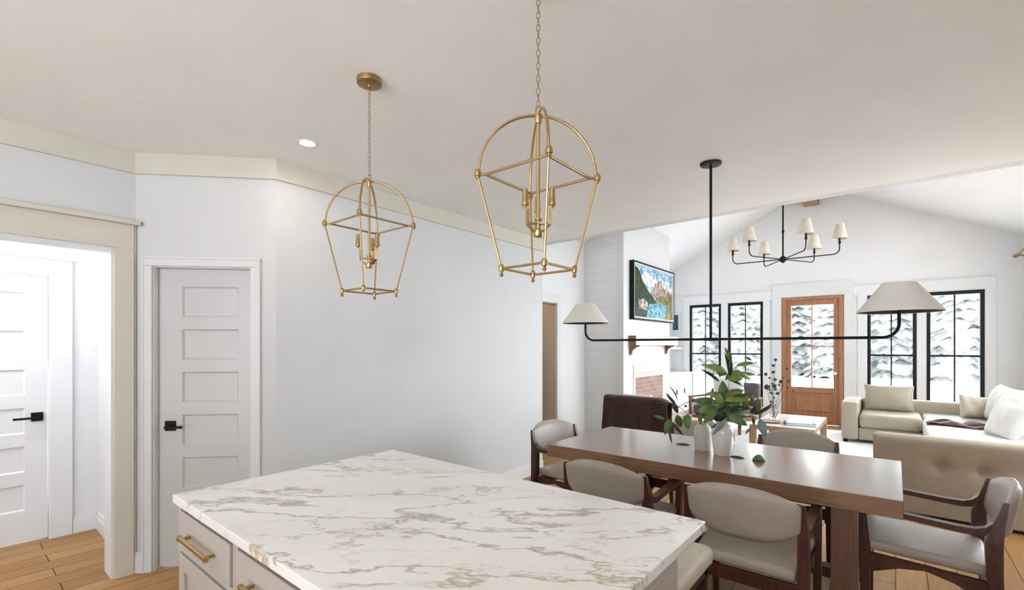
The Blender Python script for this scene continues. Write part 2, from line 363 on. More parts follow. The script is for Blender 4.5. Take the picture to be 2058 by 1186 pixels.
# wooden exterior door
r = sroot('door_3', 'stained wooden exterior door with glass upper half', (-1.235, WY, 0))
bm = BM()
for q in ((-.5, -.43, 0, 2.432), (.43, .5, 0, 2.432), (-.43, .43, 2.372, 2.432)): box(bm, q[0], q[1], -.012, .12, q[2], q[3], .004)
obj('door_frame', bm, doorwood_m, r)
bm = BM()
for q in ((-.43, -.34, .01, 2.37), (.34, .43, .01, 2.37), (-.34, .34, 2.27, 2.37), (-.34, .34, .60, .70), (-.34, .34, .01, .17)): box(bm, q[0], q[1], .03, .075, q[2], q[3], .003)
box(bm, -.34, .34, .056, .07, .17, .60); box(bm, -.275, .275, .038, .07, .235, .535, .014)
obj('door_leaf', bm, doorwood_m, r)
bm = BM(); box(bm, -.009, .009, .038, .068, .70, 2.27); box(bm, -.34, .34, .038, .068, 1.475, 1.493); obj('muntin', bm, doorwood_m, r)
bm = BM(); box(bm, -.34, .34, .051, .055, .70, 2.27); obj('pane', bm, glass_m, r)
bm = BM(); lathe(bm, [(.0, 0), (.012, .0), (.012, .03), (.026, .04), (.028, .055), (.02, .068), (.0, .07)], n=20); obj('door_handle', bm, mat('satin_nickel', (.75, .74, .72), .25, 1), r, True, 'round satin nickel knob', Matrix.Translation((.385, .03, .98)) @ Matrix.Rotation(PI/2, 4, 'X'))
# side walls of the living room
bm = BM(); wallcells(bm, 4.53, WY+.15, 0, vz(LX), [(4.75, 5.832, 0, 2.13)], LX-.14, LX, 'y'); struct('wall_left', bm, living_m)
RH = [(4.95, 6.75, .05, 2.75), (7.0, 9.45, .05, 2.75)]  # unseen glazing added to bring daylight into the living room
bm = BM(); wallcells(bm, 4.65, WY+.15, 0, vz(RX), RH, RX, RX+.14, 'y'); struct('wall_right', bm, living_m)
for i, h in enumerate(RH):
    r = sroot('window_%d' % (5+i), 'unseen black framed glass door added on the right wall for daylight', (RX, (h[0]+h[1])/2, h[2])); q = (h[1]-h[0])/2; H = h[3]-h[2]
    bm = BM()
    for a in ((-q, -q+.05, 0, H), (q-.05, q, 0, H), (-.03, .03, .05, H-.05), (-q+.05, q-.05, H-.05, H), (-q+.05, q-.05, 0, .05)): box(bm, .02, .1, a[0], a[1], a[2], a[3], .003)
    obj('window_frame', bm, frame_m, r); bm = BM(); box(bm, .05, .054, -q+.05, q-.05, .05, H-.05); obj('pane', bm, glass_m, r)
# kitchen walls behind and right of the viewpoint
bm = BM(); wallcells(bm, -2.6, 4.65, 0, 2.74, [], 4.2, 4.32, 'y'); struct('wall_right_kitchen', bm, wall_m)
bm = BM(); wallcells(bm, -6.2, 4.32, 0, 2.74, [(-2.4, 2.2, .35, 2.66)], -2.72, -2.6, 'x'); struct('wall_front_kitchen', bm, wall_m)  # opening behind the camera is added and sized to let daylight in
bm = BM(); box(bm, 1.64, 4.2, 4.65, 4.77, 0, 2.74); struct('wall_dining_right', bm, wall_m)
# chimney breast
bm = BM(); prism(bm, [(LX+.002, 0), (-3.25, 0), (-3.25, vz(-3.25)-.001), (LX+.002, vz(LX)-.002)], 'y', 6.66, 8.56); struct('wall_chimney', bm, shiplap_m)
bm = BM(); box(bm, -3.249, -3.246, 6.80, 8.56, 0, 3.50); struct('wall_chimney_front', bm, trim_m)
trim_box('trim_3', [(-3.35, -3.235, 6.645, 6.659, 0, 3.44), (-3.2499, -3.235, 6.6589, 6.78, 0, 3.44)], trim_m, 'white corner board on the chimney breast')
# passage beyond the opening in the living room wall
bm = BM(); box(bm, -5.3, -5.2, 4.5, 6.4, 0, 2.74); struct('wall_passage', bm, tan_m)
bm = BM(); box(bm, -5.2, LX-.14, 5.95, 6.05, 0, 2.74); struct('wall_passage_end', bm, tan_m)
# long dining wall, short return, angled wall, left wall with cased opening, hall
bm = BM(); box(bm, -3.36, -3.237, 1.43, 4.51, 0, 2.74); struct('wall_dining', bm, wall_m)
bm = BM(); box(bm, -5.3, -3.361, 4.40, 4.51, 0, 2.74); struct('wall_return', bm, wall_m)
A = Vector((-3.84, .80, 0)); B = Vector((-3.237, 1.43, 0)); L = (B-A).length; T = (B-A)/L; ang = math.atan2(T.y, T.x)
AM = Matrix.Translation(A) @ Matrix.Rotation(ang, 4, 'Z')       # local: x along wall, y = away from the room
bm = BM(); wallcells(bm, 0, L, 0, 2.74, [(.105, .713, 0, 2.005)], 0, .13, 'x'); struct('wall_angled', bm, wall_m, M=AM)
HO = (-.95, .687, 0, 2.107)
bm = BM(); wallcells(bm, -2.6, .80, 0, 2.74, [HO], -4.02, -3.84, 'y'); struct('wall_kitchen', bm, wall_m)
HD = (-.25, .516, 0, 2.022)
bm = BM(); wallcells(bm, -2.6, .803, 0, 2.74, [HD], -5.15, -5.03, 'y'); struct('wall_hall', bm, hall_m)
bm = BM(); box(bm, -5.15, -4.0201, .8031, .90, 0, 2.74); struct('wall_hall_end', bm, hall_m)
# frieze board under the ceiling
def run_trim(name, pts, z0, z1, t, m, label):
    """flat board running along wall points, protruding t to the right-hand side of travel"""
    bm = BM()
    off = []
    P = [Vector((p[0], p[1], 0)) for p in pts]
    for i, p in enumerate(P):
        ns = []
        if i > 0: d = (P[i]-P[i-1]).normalized(); ns.append(Vector((d.y, -d.x, 0)))
        if i < len(P)-1: d = (P[i+1]-P[i]).normalized(); ns.append(Vector((d.y, -d.x, 0)))
        n = sum(ns, Vector()).normalized(); k = 1/max(.3, n.dot(ns[0])); off.append(p+n*t*k)
    rows = []
    for p, q in zip(P, off): rows.append([(p.x, p.y, z0), (q.x, q.y, z0), (q.x, q.y, z1), (p.x, p.y, z1)])
    V = grid(bm, rows, True); bm.faces.new(V[0]); bm.faces.new(V[-1][::-1])
    o = struct(name, bm, m); o['label'] = label; return o
run_trim('trim_4', [(-3.84, -2.6), (-3.84, .80), (-3.237, 1.43), (-3.237, 4.51)], 2.607, 2.7395, .018, cream_m, 'cream frieze board under the flat ceiling')
run_trim('trim_5', [(-3.84, -2.6), (-3.84, .80), (-3.237, 1.43), (-3.237, 4.51)], 2.603, 2.61, .021, cream_m, 'thin bead under the frieze board')
def baseb(name, pts, m=trim_m):
    run_trim(name, pts, 0, .10, .016, m, 'white baseboard'); o = run_trim(name, pts, .1, .135, .010, m, 'top bead of the white baseboard')
baseb('baseboard_dining', [tuple((A+T*.775)[:2]), (-3.237, 1.43), (-3.237, 4.51)])
baseb('baseboard_angled', [(-3.84, .796), tuple((A+T*.05)[:2])])
baseb('baseboard_left', [(LX, 5.93), (LX, 6.66)])
baseb('baseboard_chimney', [(LX, 6.66), (-3.36, 6.66)])
baseb('baseboard_hall_end', [(-5.03, .803), (-4.02, .803)], hall_m)
baseb('baseboard_hall', [(-5.03, .65), (-5.03, .79)], hall_m)
# cased opening (cream casing, ledge cap)
X = -3.84
bm = BM()
for b in ((X, X+.022, HO[1], .787, 0, HO[3]), (X, X+.022, HO[0]-.1, HO[0], 0, HO[3]), (X, X+.022, HO[0]-.1, .787, HO[3], 2.261)): box(bm, *b, .002)
o = struct('trim_6', bm, cream_m); o['label'] = 'wide cream casing around the hall opening'
bm = BM(); box(bm, X, X+.055, HO[0]-.14, .815, 2.261, 2.29, .003); o = struct('trim_7', bm, cream_m); o['label'] = 'ledge cap over the hall opening'
bm = BM(); box(bm, -4.025, X, HO[1]-.012, HO[1], 0, HO[3]-.012); box(bm, -4.025, X, HO[0], HO[1], HO[3]-.012, HO[3]); o = struct('trim_8', bm, hall_m); o['label'] = 'white jamb lining of the hall opening'
bm = BM(); box(bm, X+.0, X+.012, .7875, .80, 0, 2.26); o = struct('trim_9', bm, cream_m); o['label'] = 'cream corner strip beside the casing'
bm = BM(); box(bm, -4.045, -4.0205, HO[1], HO[1]+.1, 0, 2.2, .003); o = struct('trim_10', bm, hall_m); o['label'] = 'white casing on the hall side of the opening'
# angled wall casing
bm = BM()
for b in ((.054, .105, -.02, 0, 0, 2.005), (.713, .77, -.02, 0, 0, 2.005), (.054, .77, -.02, 0, 2.005, 2.06)): box(bm, *b, .004)
for b in ((.050, .060, -.026, 0, 0, 2.062), (.764, .775, -.026, 0, 0, 2.062), (.050, .775, -.026, 0, 2.052, 2.066)): box(bm, *b, .002)
o = struct('trim_11', bm, trim_m, M=AM); o['label'] = 'white casing around the angled pantry door'
bm = BM()
for b in ((.105, .112, 0, .12, 0, 2.005), (.706, .713, 0, .12, 0, 2.005), (.112, .706, 0, .12, 1.998, 2.005)): box(bm, *b)
o = struct('trim_12', bm, trim_m, M=AM); o['label'] = 'white jamb of the angled pantry door'
# hall door casing
bm = BM()
for b in ((-5.03, -5.008, .516, .648, 0, 2.144), (-5.03, -5.008, -.38, -.25, 0, 2.144), (-5.03, -5.008, -.25, .516, 2.022, 2.144)): box(bm, *b, .003)
o = struct('trim_13', bm, hall_m); o['label'] = 'white casing around the hall door'
bm = BM(); box(bm, -5.03, -5.0, -.40, .668, 2.144, 2.165, .003); o = struct('trim_14', bm, hall_m); o['label'] = 'cap board over the hall door'
# passage opening casing
bm = BM()
for b in ((LX, LX+.02, 5.832, 5.926, 0, 2.13), (LX, LX+.02, 4.65, 4.75, 0, 2.13), (LX, LX+.02, 4.65, 5.926, 2.13, 2.27)): box(bm, *b, .003)
o = struct('trim_15', bm, trim_m); o['label'] = 'white casing around the passage opening'
bm = BM(); box(bm, LX-.14, LX, 5.82, 5.832, 0, 2.13); box(bm, LX-.14, LX, 4.75, 5.82, 2.118, 2.13); o = struct('trim_16', bm, tan_m); o['label'] = 'tan jamb lining of the passage opening'
def panel_door(name, W, H, panels, x0, x1, m, M, hx, hz, lever, label):
    """slab in local coordinates, x across, y depth 0..04 (room side y=0), panels = [(z0,z1)]"""
    r = sroot(name, label); r.matrix_world = M
    bm = BM(); zs = [.012]
    for a, b in panels: zs += [a, b]
    zs.append(H)
    box(bm, 0.004, x0, 0, .04, .012, H); box(bm, x1, W-.004, 0, .04, .012, H)
    for i in range(0, len(zs), 2): box(bm, x0, x1, 0, .04, zs[i], zs[i+1])
    for a, b in panels:
        box(bm, x0, x1, .012, .03, a, b)
        # bevelled sticking
        s = .010
        V = [[(x0, 0, a), (x1, 0, a), (x1, 0, b), (x0, 0, b)], [(x0+s, .012, a+s), (x1-s, .012, a+s), (x1-s, .012, b-s), (x0+s, .012, b-s)]]
        grid(bm, V, True)
    obj('door_leaf', bm, m, r)
    bm = BM(); box(bm, hx-.033, hx+.033, -.010, 0, hz-.033, hz+.033, .002); box(bm, hx-.010, hx+.010, -.052, -.01, hz-.012, hz+.008, .002)
    if lever > 0: box(bm, hx-.010, hx+lever, -.062, -.050, hz-.012, hz+.004, .002)
    else: box(bm, hx+lever, hx+.010, -.062, -.050, hz-.012, hz+.004, .002)
    obj('door_handle', bm, black_m, r, label='black square rose with a straight lever')
    return r
pz = [(1.879-.2865*k-.204, 1.879-.2865*k) for k in range(6)][::-1]
W1 = .594
panel_door('door_1', W1, 1.995, pz, .146, .500, door_m, AM @ Matrix.Translation((.112, .045, 0)), .075, .947, .10, 'white six panel pantry door in the angled wall')
# hall door: local x runs along -Y seen from +X ; room side faces +X
HM = Matrix.Translation((-5.05, -.25, 0)) @ Matrix.Rotation(PI/2, 4, 'Z')    # local x -> +Y, local y -> -X
panel_door('door_2', .766, 2.014, [(a+.0, b) for a, b in [(1.881-.2885*k-.194, 1.881-.2885*k) for k in range(6)][::-1]], .125, .641, hall_m, HM, .704, .943, -.13, 'white six panel door at the back of the hall')
# ceiling beam at the ridge
bm = BM(); box(bm, RIDGE-.13, RIDGE+.11, 4.78, WY-.001, 4.15, 4.52, .006); o = obj('ceiling_beam', bm, oak_m); tag(o, 'brown oak beam running under the ridge of the vaulted ceiling', 'beam')
# wood rod high on right wall
r = thing('curtain_rod', 'light wooden curtain rod high on the right wall beside the corner', 'curtain rod', (RX-.09, 9.9, 2.86))
bm = BM(); tube(bm, [(0, -1.2, 0), (0, .44, 0)], .016, 12); obj('rod', bm, oak_m, r, True)
bm = BM(); lathe(bm, [(.001, 0), (.025, .005), (.03, .03), (.018, .06), (.001, .065)], n=16); obj('finial', bm, oak_m, r, True, M=Matrix.Translation((0, .44, 0)) @ Matrix.Rotation(-PI/2, 4, 'X'))
for y in (-.9, .3):
    bm = BM(); box(bm, -.01, .088, y-.01, y+.01, -.03, -.012, .002); obj('bracket', bm, oak_m, r)
# recessed lights
def can(loc, label, grp='recessed ceiling lights', tilt=0):
    r = thing('recessed_light', label, 'ceiling light', loc, 0, grp); r.rotation_euler = (0, tilt, 0)
    bm = BM(); lathe(bm, [(.046, -.004), (.058, -.006), (.060, -.001), (.060, 0)], n=32, capb=False, capt=False); lathe(bm, [(.046, -.004), (.046, 0)], n=32, capb=False, capt=False); obj('trim_ring', bm, trim_m, r, True)
    bm = BM(); lathe(bm, [(.0001, -.003), (.046, -.003)], n=32, capb=False, capt=False); obj('lens', bm, lit_m, r)
can((-2.82, 1.434, 2.7395), 'lit round recessed light in the flat kitchen ceiling')
slope = math.atan(.497)
can((.13, 7.6, vz(.13)-.004), 'tiny recessed light in the bright right slope of the vaulted ceiling', tilt=slope)
# trees beyond the yard
def tree(x, y, H, R, seed, label):
    rr = random.Random(seed)
    r = thing('snowy_conifer', label, 'tree', (x, y, -.35), 0, 'snow laden conifers across the yard')
    bm = BM(); tube(bm, [(0, 0, 0), (0, 0, H*.95)], [.18, .03], 8); obj('trunk', bm, bark_m, r)
    bm = BM(); nl = 24
    for i in range(nl):
        f = i/(nl-1); z = .5+f*(H-1.0); R0 = R*(1-f)**.8+.12; k = 13
        a0 = rr.random()*6
        for j in range(k):
            a = a0+2*PI*j/k+rr.uniform(-.15, .15); rad = R0*rr.uniform(.75, 1.15); dr = rad*.38
            d = Vector((math.cos(a), math.sin(a), 0)); s = Vector((-d.y, d.x, 0)); wdt = rad*.30+.08
            p0 = Vector((0, 0, z+.15)); p1 = d*rad*.55+Vector((0, 0, z-dr*.35)); p2 = d*rad+Vector((0, 0, z-dr))
            v = [bm.verts.new(q) for q in (p0, p1+s*wdt, p2, p1-s*wdt, p1+Vector((0, 0, .12*rad+.05)), p1-Vector((0, 0, .10*rad)))]
            for q in ((0, 1, 4), (1, 2, 4), (2, 3, 4), (3, 0, 4), (0, 5, 1), (1, 5, 2), (2, 5, 3), (3, 5, 0)): bm.faces.new([v[t] for t in q])
    obj('foliage', bm, conifer_m, r)
TR = [(-11.0, 36, 12, 2.0, 'snowy evergreen seen straight through the leftmost back window'), (-8.2, 35, 11, 1.9, 'snowy evergreen seen through the second back window'),
      (-5.2, 37, 12, 1.9, 'snowy evergreen seen through the left pane of the wooden door'), (-2.9, 34, 11, 1.7, 'snowy evergreen seen through the right pane of the wooden door'),
      (-.2, 36, 12, 2.0, 'snowy evergreen seen through the window right of the wooden door'), (2.6, 34, 11.5, 2.0, 'snowy evergreen seen through the rightmost back window'),
      (-14.2, 43, 14, 2.8, 'farther snowy evergreen at the left edge of the leftmost back window'), (-10.6, 45, 15, 2.8, 'farther snowy evergreen between the two left back windows'),
      (-6.6, 44, 14, 2.8, 'farther snowy evergreen left of the wooden door'), (-1.9, 45, 15, 2.8, 'farther snowy evergreen behind the window right of the door'),
      (2.0, 43, 14, 2.8, 'farther snowy evergreen between the two right back windows'), (6.0, 45, 15, 2.8, 'farther snowy evergreen at the right edge of the rightmost window')]
for k, (x, y, H, R, lab) in enumerate(TR): tree(x, y, H, R, k+1, lab)

# ------------------------------------------------------------------ kitchen island
CT = .915
bm = BM(); box(bm, -2.12, -.472, .552, 1.555, CT-.032, CT, .003); o = obj('countertop', bm, marble_m); tag(o, 'white veined stone countertop covering the kitchen island', 'countertop')
FY = .575; BY = 1.335
def pull(parent, cx, z, w):
    bm = BM(); box(bm, cx-w/2, cx+w/2, FY-.045, FY-.033, z-.007, z+.007, .002)
    for s in (-1, 1): box(bm, cx+s*(w/2-.02)-.006, cx+s*(w/2-.02)+.006, FY-.034, FY-.009, z-.006, z+.006, .001)
    for s in (-1, 1): box(bm, cx+s*(w/2-.004)-.006, cx+s*(w/2-.004)+.006, FY-.047, FY-.031, z-.009, z+.009, .002)
    return obj('pull', bm, brass_m, parent, label='brass bar pull')
units = [(-2.118, -1.578, 'grey island cabinet at the left end, nearest the pantry door'), (-1.576, -1.04, 'grey island cabinet in the middle, right of the end cabinet'), (-1.038, -.5, 'grey island cabinet at the right end beside the cream stool')]
for i, (a, b, lab) in enumerate(units):
    r = thing('island_cabinet', lab, 'cabinet', (0, 0, 0), 0, 'grey cabinets under the island top')
    r.location = ((a+b)/2, (FY+BY)/2, 0); off = Matrix.Translation((-(a+b)/2, -(FY+BY)/2, 0))
    bm = BM(); box(bm, a, b, FY+.045, BY, .09, CT-.033); box(bm, a+.03, b-.03, FY+.06, BY-.01, 0, .09)
    x0, x1, gz = a+.022, b-.018, .712
    for q in ((a, x0, .09, CT-.033), (x1, b, .09, CT-.033), (x0, x1, .864, CT-.033), (x0, x1, .702, .722), (x0, x1, .09, .12)): box(bm, q[0], q[1], FY-.002, FY+.0455, q[2], q[3])
    if i == 2:
        for q in ((FY, BY, .80, CT-.033), (FY, BY, .09, .20), (FY, FY+.09, .2, .8), (BY-.09, BY, .2, .8)): box(bm, b, b+.018, q[0], q[1], q[2], q[3], .002)
    obj('body', bm, greige_m, r, M=off)
    g = .0055
    bm = BM(); box(bm, x0+g, x1-g, FY-.010, FY+.012, .722+g, .864-g, .0025); d = obj('drawer', bm, greige_m, r, M=off)
    p = pull(d, (a+b)/2, .79, .27); p.data.transform(off)
    bm = BM(); X0, X1, z0, z1 = x0+g, x1-g, .12+g, .702-g; f = .055
    for q in ((X0, X0+f, z0, z1), (X1-f, X1, z0, z1), (X0+f, X1-f, z1-f, z1), (X0+f, X1-f, z0, z0+f)): box(bm, q[0], q[1], FY-.010, FY+.012, q[2], q[3], .002)
    box(bm, X0+f, X1-f, FY+.002, FY+.010, z0+f, z1-f); d = obj('door', bm, greige_m, r, M=off)
    bm2 = BM(); hx = X1-f/2 if i != 2 else X0+f/2
    box(bm2, hx-.006, hx+.006, FY-.036, FY-.025, .48, .66, .002)
    for q in (.50, .64): box(bm2, hx-.005, hx+.005, FY-.027, FY-.009, q-.005, q+.005, .001)
    obj('pull', bm2, brass_m, d, label='brass bar pull', M=off)
# stool
r = thing('counter_stool', 'cream leather backless stool pushed under the right end of the island', 'stool', (-.86, 1.76, 0))
bm = BM(); box(bm, -.29, .29, -.24, .24, .585, .665, .03, seg=4); obj('seat', bm, stool_m, r, 'all')
bm = BM(); box(bm, -.27, .27, -.215, .215, .55, .585, .004); obj('seat_frame', bm, chairwood_m, r)
for sx in (-1, 1):
    for sy in (-1, 1):
        bm = BM(); prism(bm, [(-.02, -.02), (.02, -.02), (.02, .02), (-.02, .02)], 'z', 0, .585, .003, Matrix.Translation((sx*.25, sy*.195, 0))); obj('leg', bm, chairwood_m, r)
for sx in (-1, 1):
    bm = BM(); box(bm, sx*.25-.012, sx*.25+.012, -.175, .175, .2, .23, .003); obj('stretcher', bm, chairwood_m, r)

# ------------------------------------------------------------------ brass lantern pendants
def pendant(x, y, label):
    r = thing('lantern_pendant', label, 'pendant light', (x, y, 2.74), 0, 'brass lantern pendants above the island')
    zt, zb, Rt, Rb = 2.052-2.74, 1.738-2.74, .205, .125; ztop = 2.257-2.74
    D = [Vector((math.cos(a), math.sin(a), 0)) for a in (PI/4, 3*PI/4, 5*PI/4, 7*PI/4)]
    bm = BM(); lathe(bm, [(.0, -.030), (.012, -.030), (.050, -.028), (.0565, -.024), (.058, -.018), (.058, 0)], n=40); lathe(bm, [(.0, -.042), (.009, -.040), (.011, -.03)], n=16); obj('canopy', bm, brass2_m, r, True)
    bm = BM(); zc = -.045; k = 0; Ll = .030
    while zc > ztop+.03:
        M = Matrix.Rotation(PI/2*(k % 2)+.4, 4, 'Z'); pts = []
        for j in range(12):
            a = 2*PI*j/12; px, pz_ = .0062*math.cos(a), (Ll/2-.0035)*math.sin(a)
            pts.append(M @ Vector((px, 0, pz_))+Vector((0, 0, zc-Ll/2+.004)))
        tube(bm, pts, .0015, 5, closed=True); zc -= Ll-.0085; k += 1
    obj('chain', bm, brass2_m, r, 'all')
    bm = BM()
    tube(bm, [(.010*math.cos(a), 0, ztop+.018+.016*math.sin(a)) for a in [2*PI*j/14 for j in range(14)]], .0025, 6, closed=True)
    lathe(bm, [(.0, ztop-.028), (.010, ztop-.026), (.013, ztop-.012), (.013, ztop+.004), (.006, ztop+.008), (0, ztop+.01)], n=16)
    tube(bm, [(0, 0, ztop-.02), (0, 0, 1.905-2.74)], .006, 10); obj('centre_rod', bm, brass_m, r, True)
    for d in D:
        bm = BM(); pts = []
        for j in range(15):
            t = j/14*PI/2; pts.append(d*(.008+(Rt-.008-.004)*math.sin(t))+Vector((0, 0, zt+(ztop-zt)*math.cos(t))))
        tube(bm, pts, .0048, 8); obj('hoop_arm', bm, brass_m, r, 'all')
    for i in range(4):
        bm = BM(); tube(bm, [D[i]*.178+Vector((0, 0, zt)), D[(i+1) % 4]*.178+Vector((0, 0, zt))], .0048, 8)
        tube(bm, [D[i]*.176+Vector((0, 0, zt)), D[i]*Rt+Vector((0, 0, zt))], .0048, 8); obj('upper_bar', bm, brass_m, r, True)
        bm = BM(); tube(bm, [D[i]*Rt+Vector((0, 0, zt)), D[i]*Rb+Vector((0, 0, zb))], .0038, 8); obj('side_rod', bm, brass_m, r, True)
        bm = BM(); tube(bm, [D[i]*Rb+Vector((0, 0, zb)), D[(i+1) % 4]*Rb+Vector((0, 0, zb))], .0042, 8); obj('lower_bar', bm, brass_m, r, True)
        bm = BM(); c = D[i]*Rt
        lathe(bm, [(0, zt-.016), (.007, zt-.014), (.007, zt-.009), (.0115, zt-.006), (.0115, zt+.006), (.009, zt+.012), (.005, zt+.018), (0, zt+.019)], (c.x, c.y, 0), 14)
        obj('ball_joint', bm, brass_m, r, True)
        bm = BM(); c = D[i]*Rb
        lathe(bm, [(0, zb-.028), (.005, zb-.027), (.0075, zb-.021), (.005, zb-.015), (.003, zb-.012), (.009, zb-.009), (.0105, zb), (.0095, zb+.008), (.005, zb+.014), (0, zb+.016)], (c.x, c.y, 0), 14)
        obj('finial', bm, brass_m, r, True)
    bm = BM(); zz = -2.74
    lathe(bm, [(0, 1.845+zz), (.014, 1.847+zz), (.017, 1.852+zz), (.017, 1.868+zz), (.009, 1.872+zz), (.009, 1.90+zz), (.013, 1.903+zz), (.013, 1.908+zz), (0, 1.912+zz)], n=18)
    for q in range(3):
        a = math.radians(129+120*q); d = Vector((math.cos(a), math.sin(a), 0)); e = Vector((-d.y, d.x, 0))
        P = [(.014, 1.862), (.041, 1.885), (.041, 1.936), (.052, 1.936)]
        for (r0, z0), (r1, z1) in zip(P[:3], P[1:3]):
            pts = [d*r0+e*.009, d*r0-e*.009, d*r1-e*.009, d*r1+e*.009]
            vs = [bm.verts.new(p+Vector((0, 0, (z0 if i < 2 else z1)+zz))) for i, p in enumerate(pts)]
            vs2 = [bm.verts.new(v.co+d*.003) for v in vs]
            bm.faces.new(vs); bm.faces.new(vs2[::-1])
            for i in range(4): bm.faces.new((vs[i], vs[(i+1) % 4], vs2[(i+1) % 4], vs2[i]))
        M = Matrix.Rotation(a, 4, 'Z'); box(bm, .0, .040, -.009, .009, 1.888+zz, 1.892+zz, 0, M)
    obj('lamp_cluster', bm, brass_m, r, True)
    for q in range(3):
        a = math.radians(129+120*q); c = (.052*math.cos(a), .052*math.sin(a), 0)
        bm = BM(); lathe(bm, [(0, 1.936+zz), (.004, 1.937+zz), (.007, 1.944+zz), (.012, 1.946+zz), (.0125, 1.956+zz), (.0105, 1.960+zz), (.0085, 2.000+zz), (0, 2.001+zz)], c, 16)
        obj('candle_sleeve', bm, brass_m, r, True)
    return r
p1 = pendant(-.936, 1.28, 'nearer brass lantern pendant hanging over the right side of the island')
p2 = dup(p1, (-1.924, 1.28, 2.74), 0, 'brass lantern pendant over the left end of the island, its ceiling canopy in view')

# ------------------------------------------------------------------ two shade dining light
def cone_shade(r, x, z0, z1, r0, r1, m, n=40):
    bm = BM(); lathe(bm, [(r1-.001, z1), (r0-.001, z0+.001), (r0+.002, z0), (r0, z0+.004), (r1+.002, z1), (r1-.001, z1)], (x, 0, 0), n, False, False); return obj('lamp_shade', bm, m, r, True)
r = thing('dining_light', 'black two shade linear light hanging over the dining table', 'pendant light', (-.985, 3.36, 2.74))
zb = 1.527-2.74
bm = BM(); lathe(bm, [(0, -.016), (.03, -.016), (.068, -.012), (.070, -.006), (.070, 0)], n=40); obj('canopy', bm, black_m, r, True)
bm = BM(); tube(bm, [(0, 0, -.01), (0, 0, zb)], .0092, 12); obj('rod', bm, black_m, r, True)
bm = BM(); lathe(bm, [(0, -.012), (.010, -.012), (.012, .012), (0, .012)], (0, 0, zb), 16); tube(bm, [(-.045, 0, zb), (.045, 0, zb)], [.011, .011], 14); obj('hub', bm, black_m, r, True)
for s, xe, zs in ((-1, -.99, 1.65), (1, 1.0, 1.66)):
    bm = BM(); rr = .075; pts = [(0, 0, zb), (xe-s*rr, 0, zb)]
    for j in range(1, 9):
        t = j/8*PI/2; pts.append((xe-s*rr+s*rr*math.sin(t), 0, zb+rr-rr*math.cos(t)))
    pts.append((xe, 0, zs+.02-2.74)); tube(bm, pts, .0085, 12); obj('arm', bm, black_m, r, True)
    sh = cone_shade(r, xe, 1.667-2.74, 1.828-2.74, .192, .075, shade_m); sh['label'] = 'wide off white cone shade'
    bm = BM(); lathe(bm, [(.07, 1.815-2.74), (.184, 1.669-2.74), (.02, 1.672-2.74)], (xe, 0, 0), 40, False, False); obj('lining', bm, inner_m, sh)
    bm = BM(); lathe(bm, [(0, 1.673-2.74), (.013, 1.673-2.74), (.014, 1.70-2.74), (.028, 1.73-2.74), (.03, 1.75-2.74), (.018, 1.775-2.74), (0, 1.785-2.74)], (xe, 0, 0), 20); obj('bulb', bm, bulb_m, r, True)

# ------------------------------------------------------------------ chandelier
r = thing('chandelier', 'black six arm chandelier with small cream shades under the vaulted ceiling', 'chandelier', (RIDGE, 7.47, 4.20))
z0 = 2.70-4.20
bm = BM(); lathe(bm, [(0, -.02), (.05, -.02), (.06, 0)], n=24); obj('canopy', bm, black_m, r, True)
bm = BM(); tube(bm, [(0, 0, 0), (0, 0, z0)], .011, 10); lathe(bm, [(.011, .37), (.018, .38), (.018, .40), (.011, .41)], (0, 0, z0), 12); obj('rod', bm, black_m, r, True)
bm = BM(); lathe(bm, [(0, -.055), (.012, -.05), (.045, -.02), (.052, 0), (.045, .02), (.012, .05), (0, .055)], (0, 0, z0), 20); obj('hub', bm, black_m, r, True)
for q in range(6):
    a = math.radians(2+60*q); d = Vector((math.cos(a), math.sin(a), 0)); R = .65
    bm = BM(); pts = [Vector((0, 0, z0)), d*(R-.07)+Vector((0, 0, z0))]
    for j in range(1, 7):
        t = j/6*PI/2; pts.append(d*(R-.07+.07*math.sin(t))+Vector((0, 0, z0+.07-.07*math.cos(t))))
    pts.append(d*R+Vector((0, 0, z0+.235))); tube(bm, pts, .0075, 8); c = d*R
    lathe(bm, [(0, .13), (.015, .135), (.020, .15), (.012, .155), (.012, .21), (0, .215)], (c.x, c.y, z0), 12); am = obj('arm', bm, black_m, r, True)
    bm = BM(); lathe(bm, [(.089, .195), (.091, .195), (.047, .392), (.045, .392), (.089, .195)], (c.x, c.y, z0), 24, False, False); obj('lamp_shade', bm, cream_fab, r, True, 'small cream cone shade')

# ------------------------------------------------------------------ dining table
r = thing('dining_table', 'long rectangular walnut dining table with a thick top', 'table', (-.975, 3.31, 0))
bm = BM(); box(bm, -1.003, 1.003, -.493, .493, .672, .76, .003); obj('tabletop', bm, table_m, r)
for sx in (-1, 1):
    for sy in (-1, 1):
        bm = BM(); box(bm, sx*.775-.055, sx*.775+.055, sy*.41-.05, sy*.41+.05, 0, .672, .003); obj('leg', bm, tleg_m, r)
    bm = BM(); box(bm, sx*.775-.035, sx*.775+.035, -.36, .36, .12, .20, .003); obj('cross_rail', bm, tleg_m, r)
bm = BM(); box(bm, -.74, .74, -.04, .04, .13, .19, .003); obj('stretcher', bm, tleg_m, r)

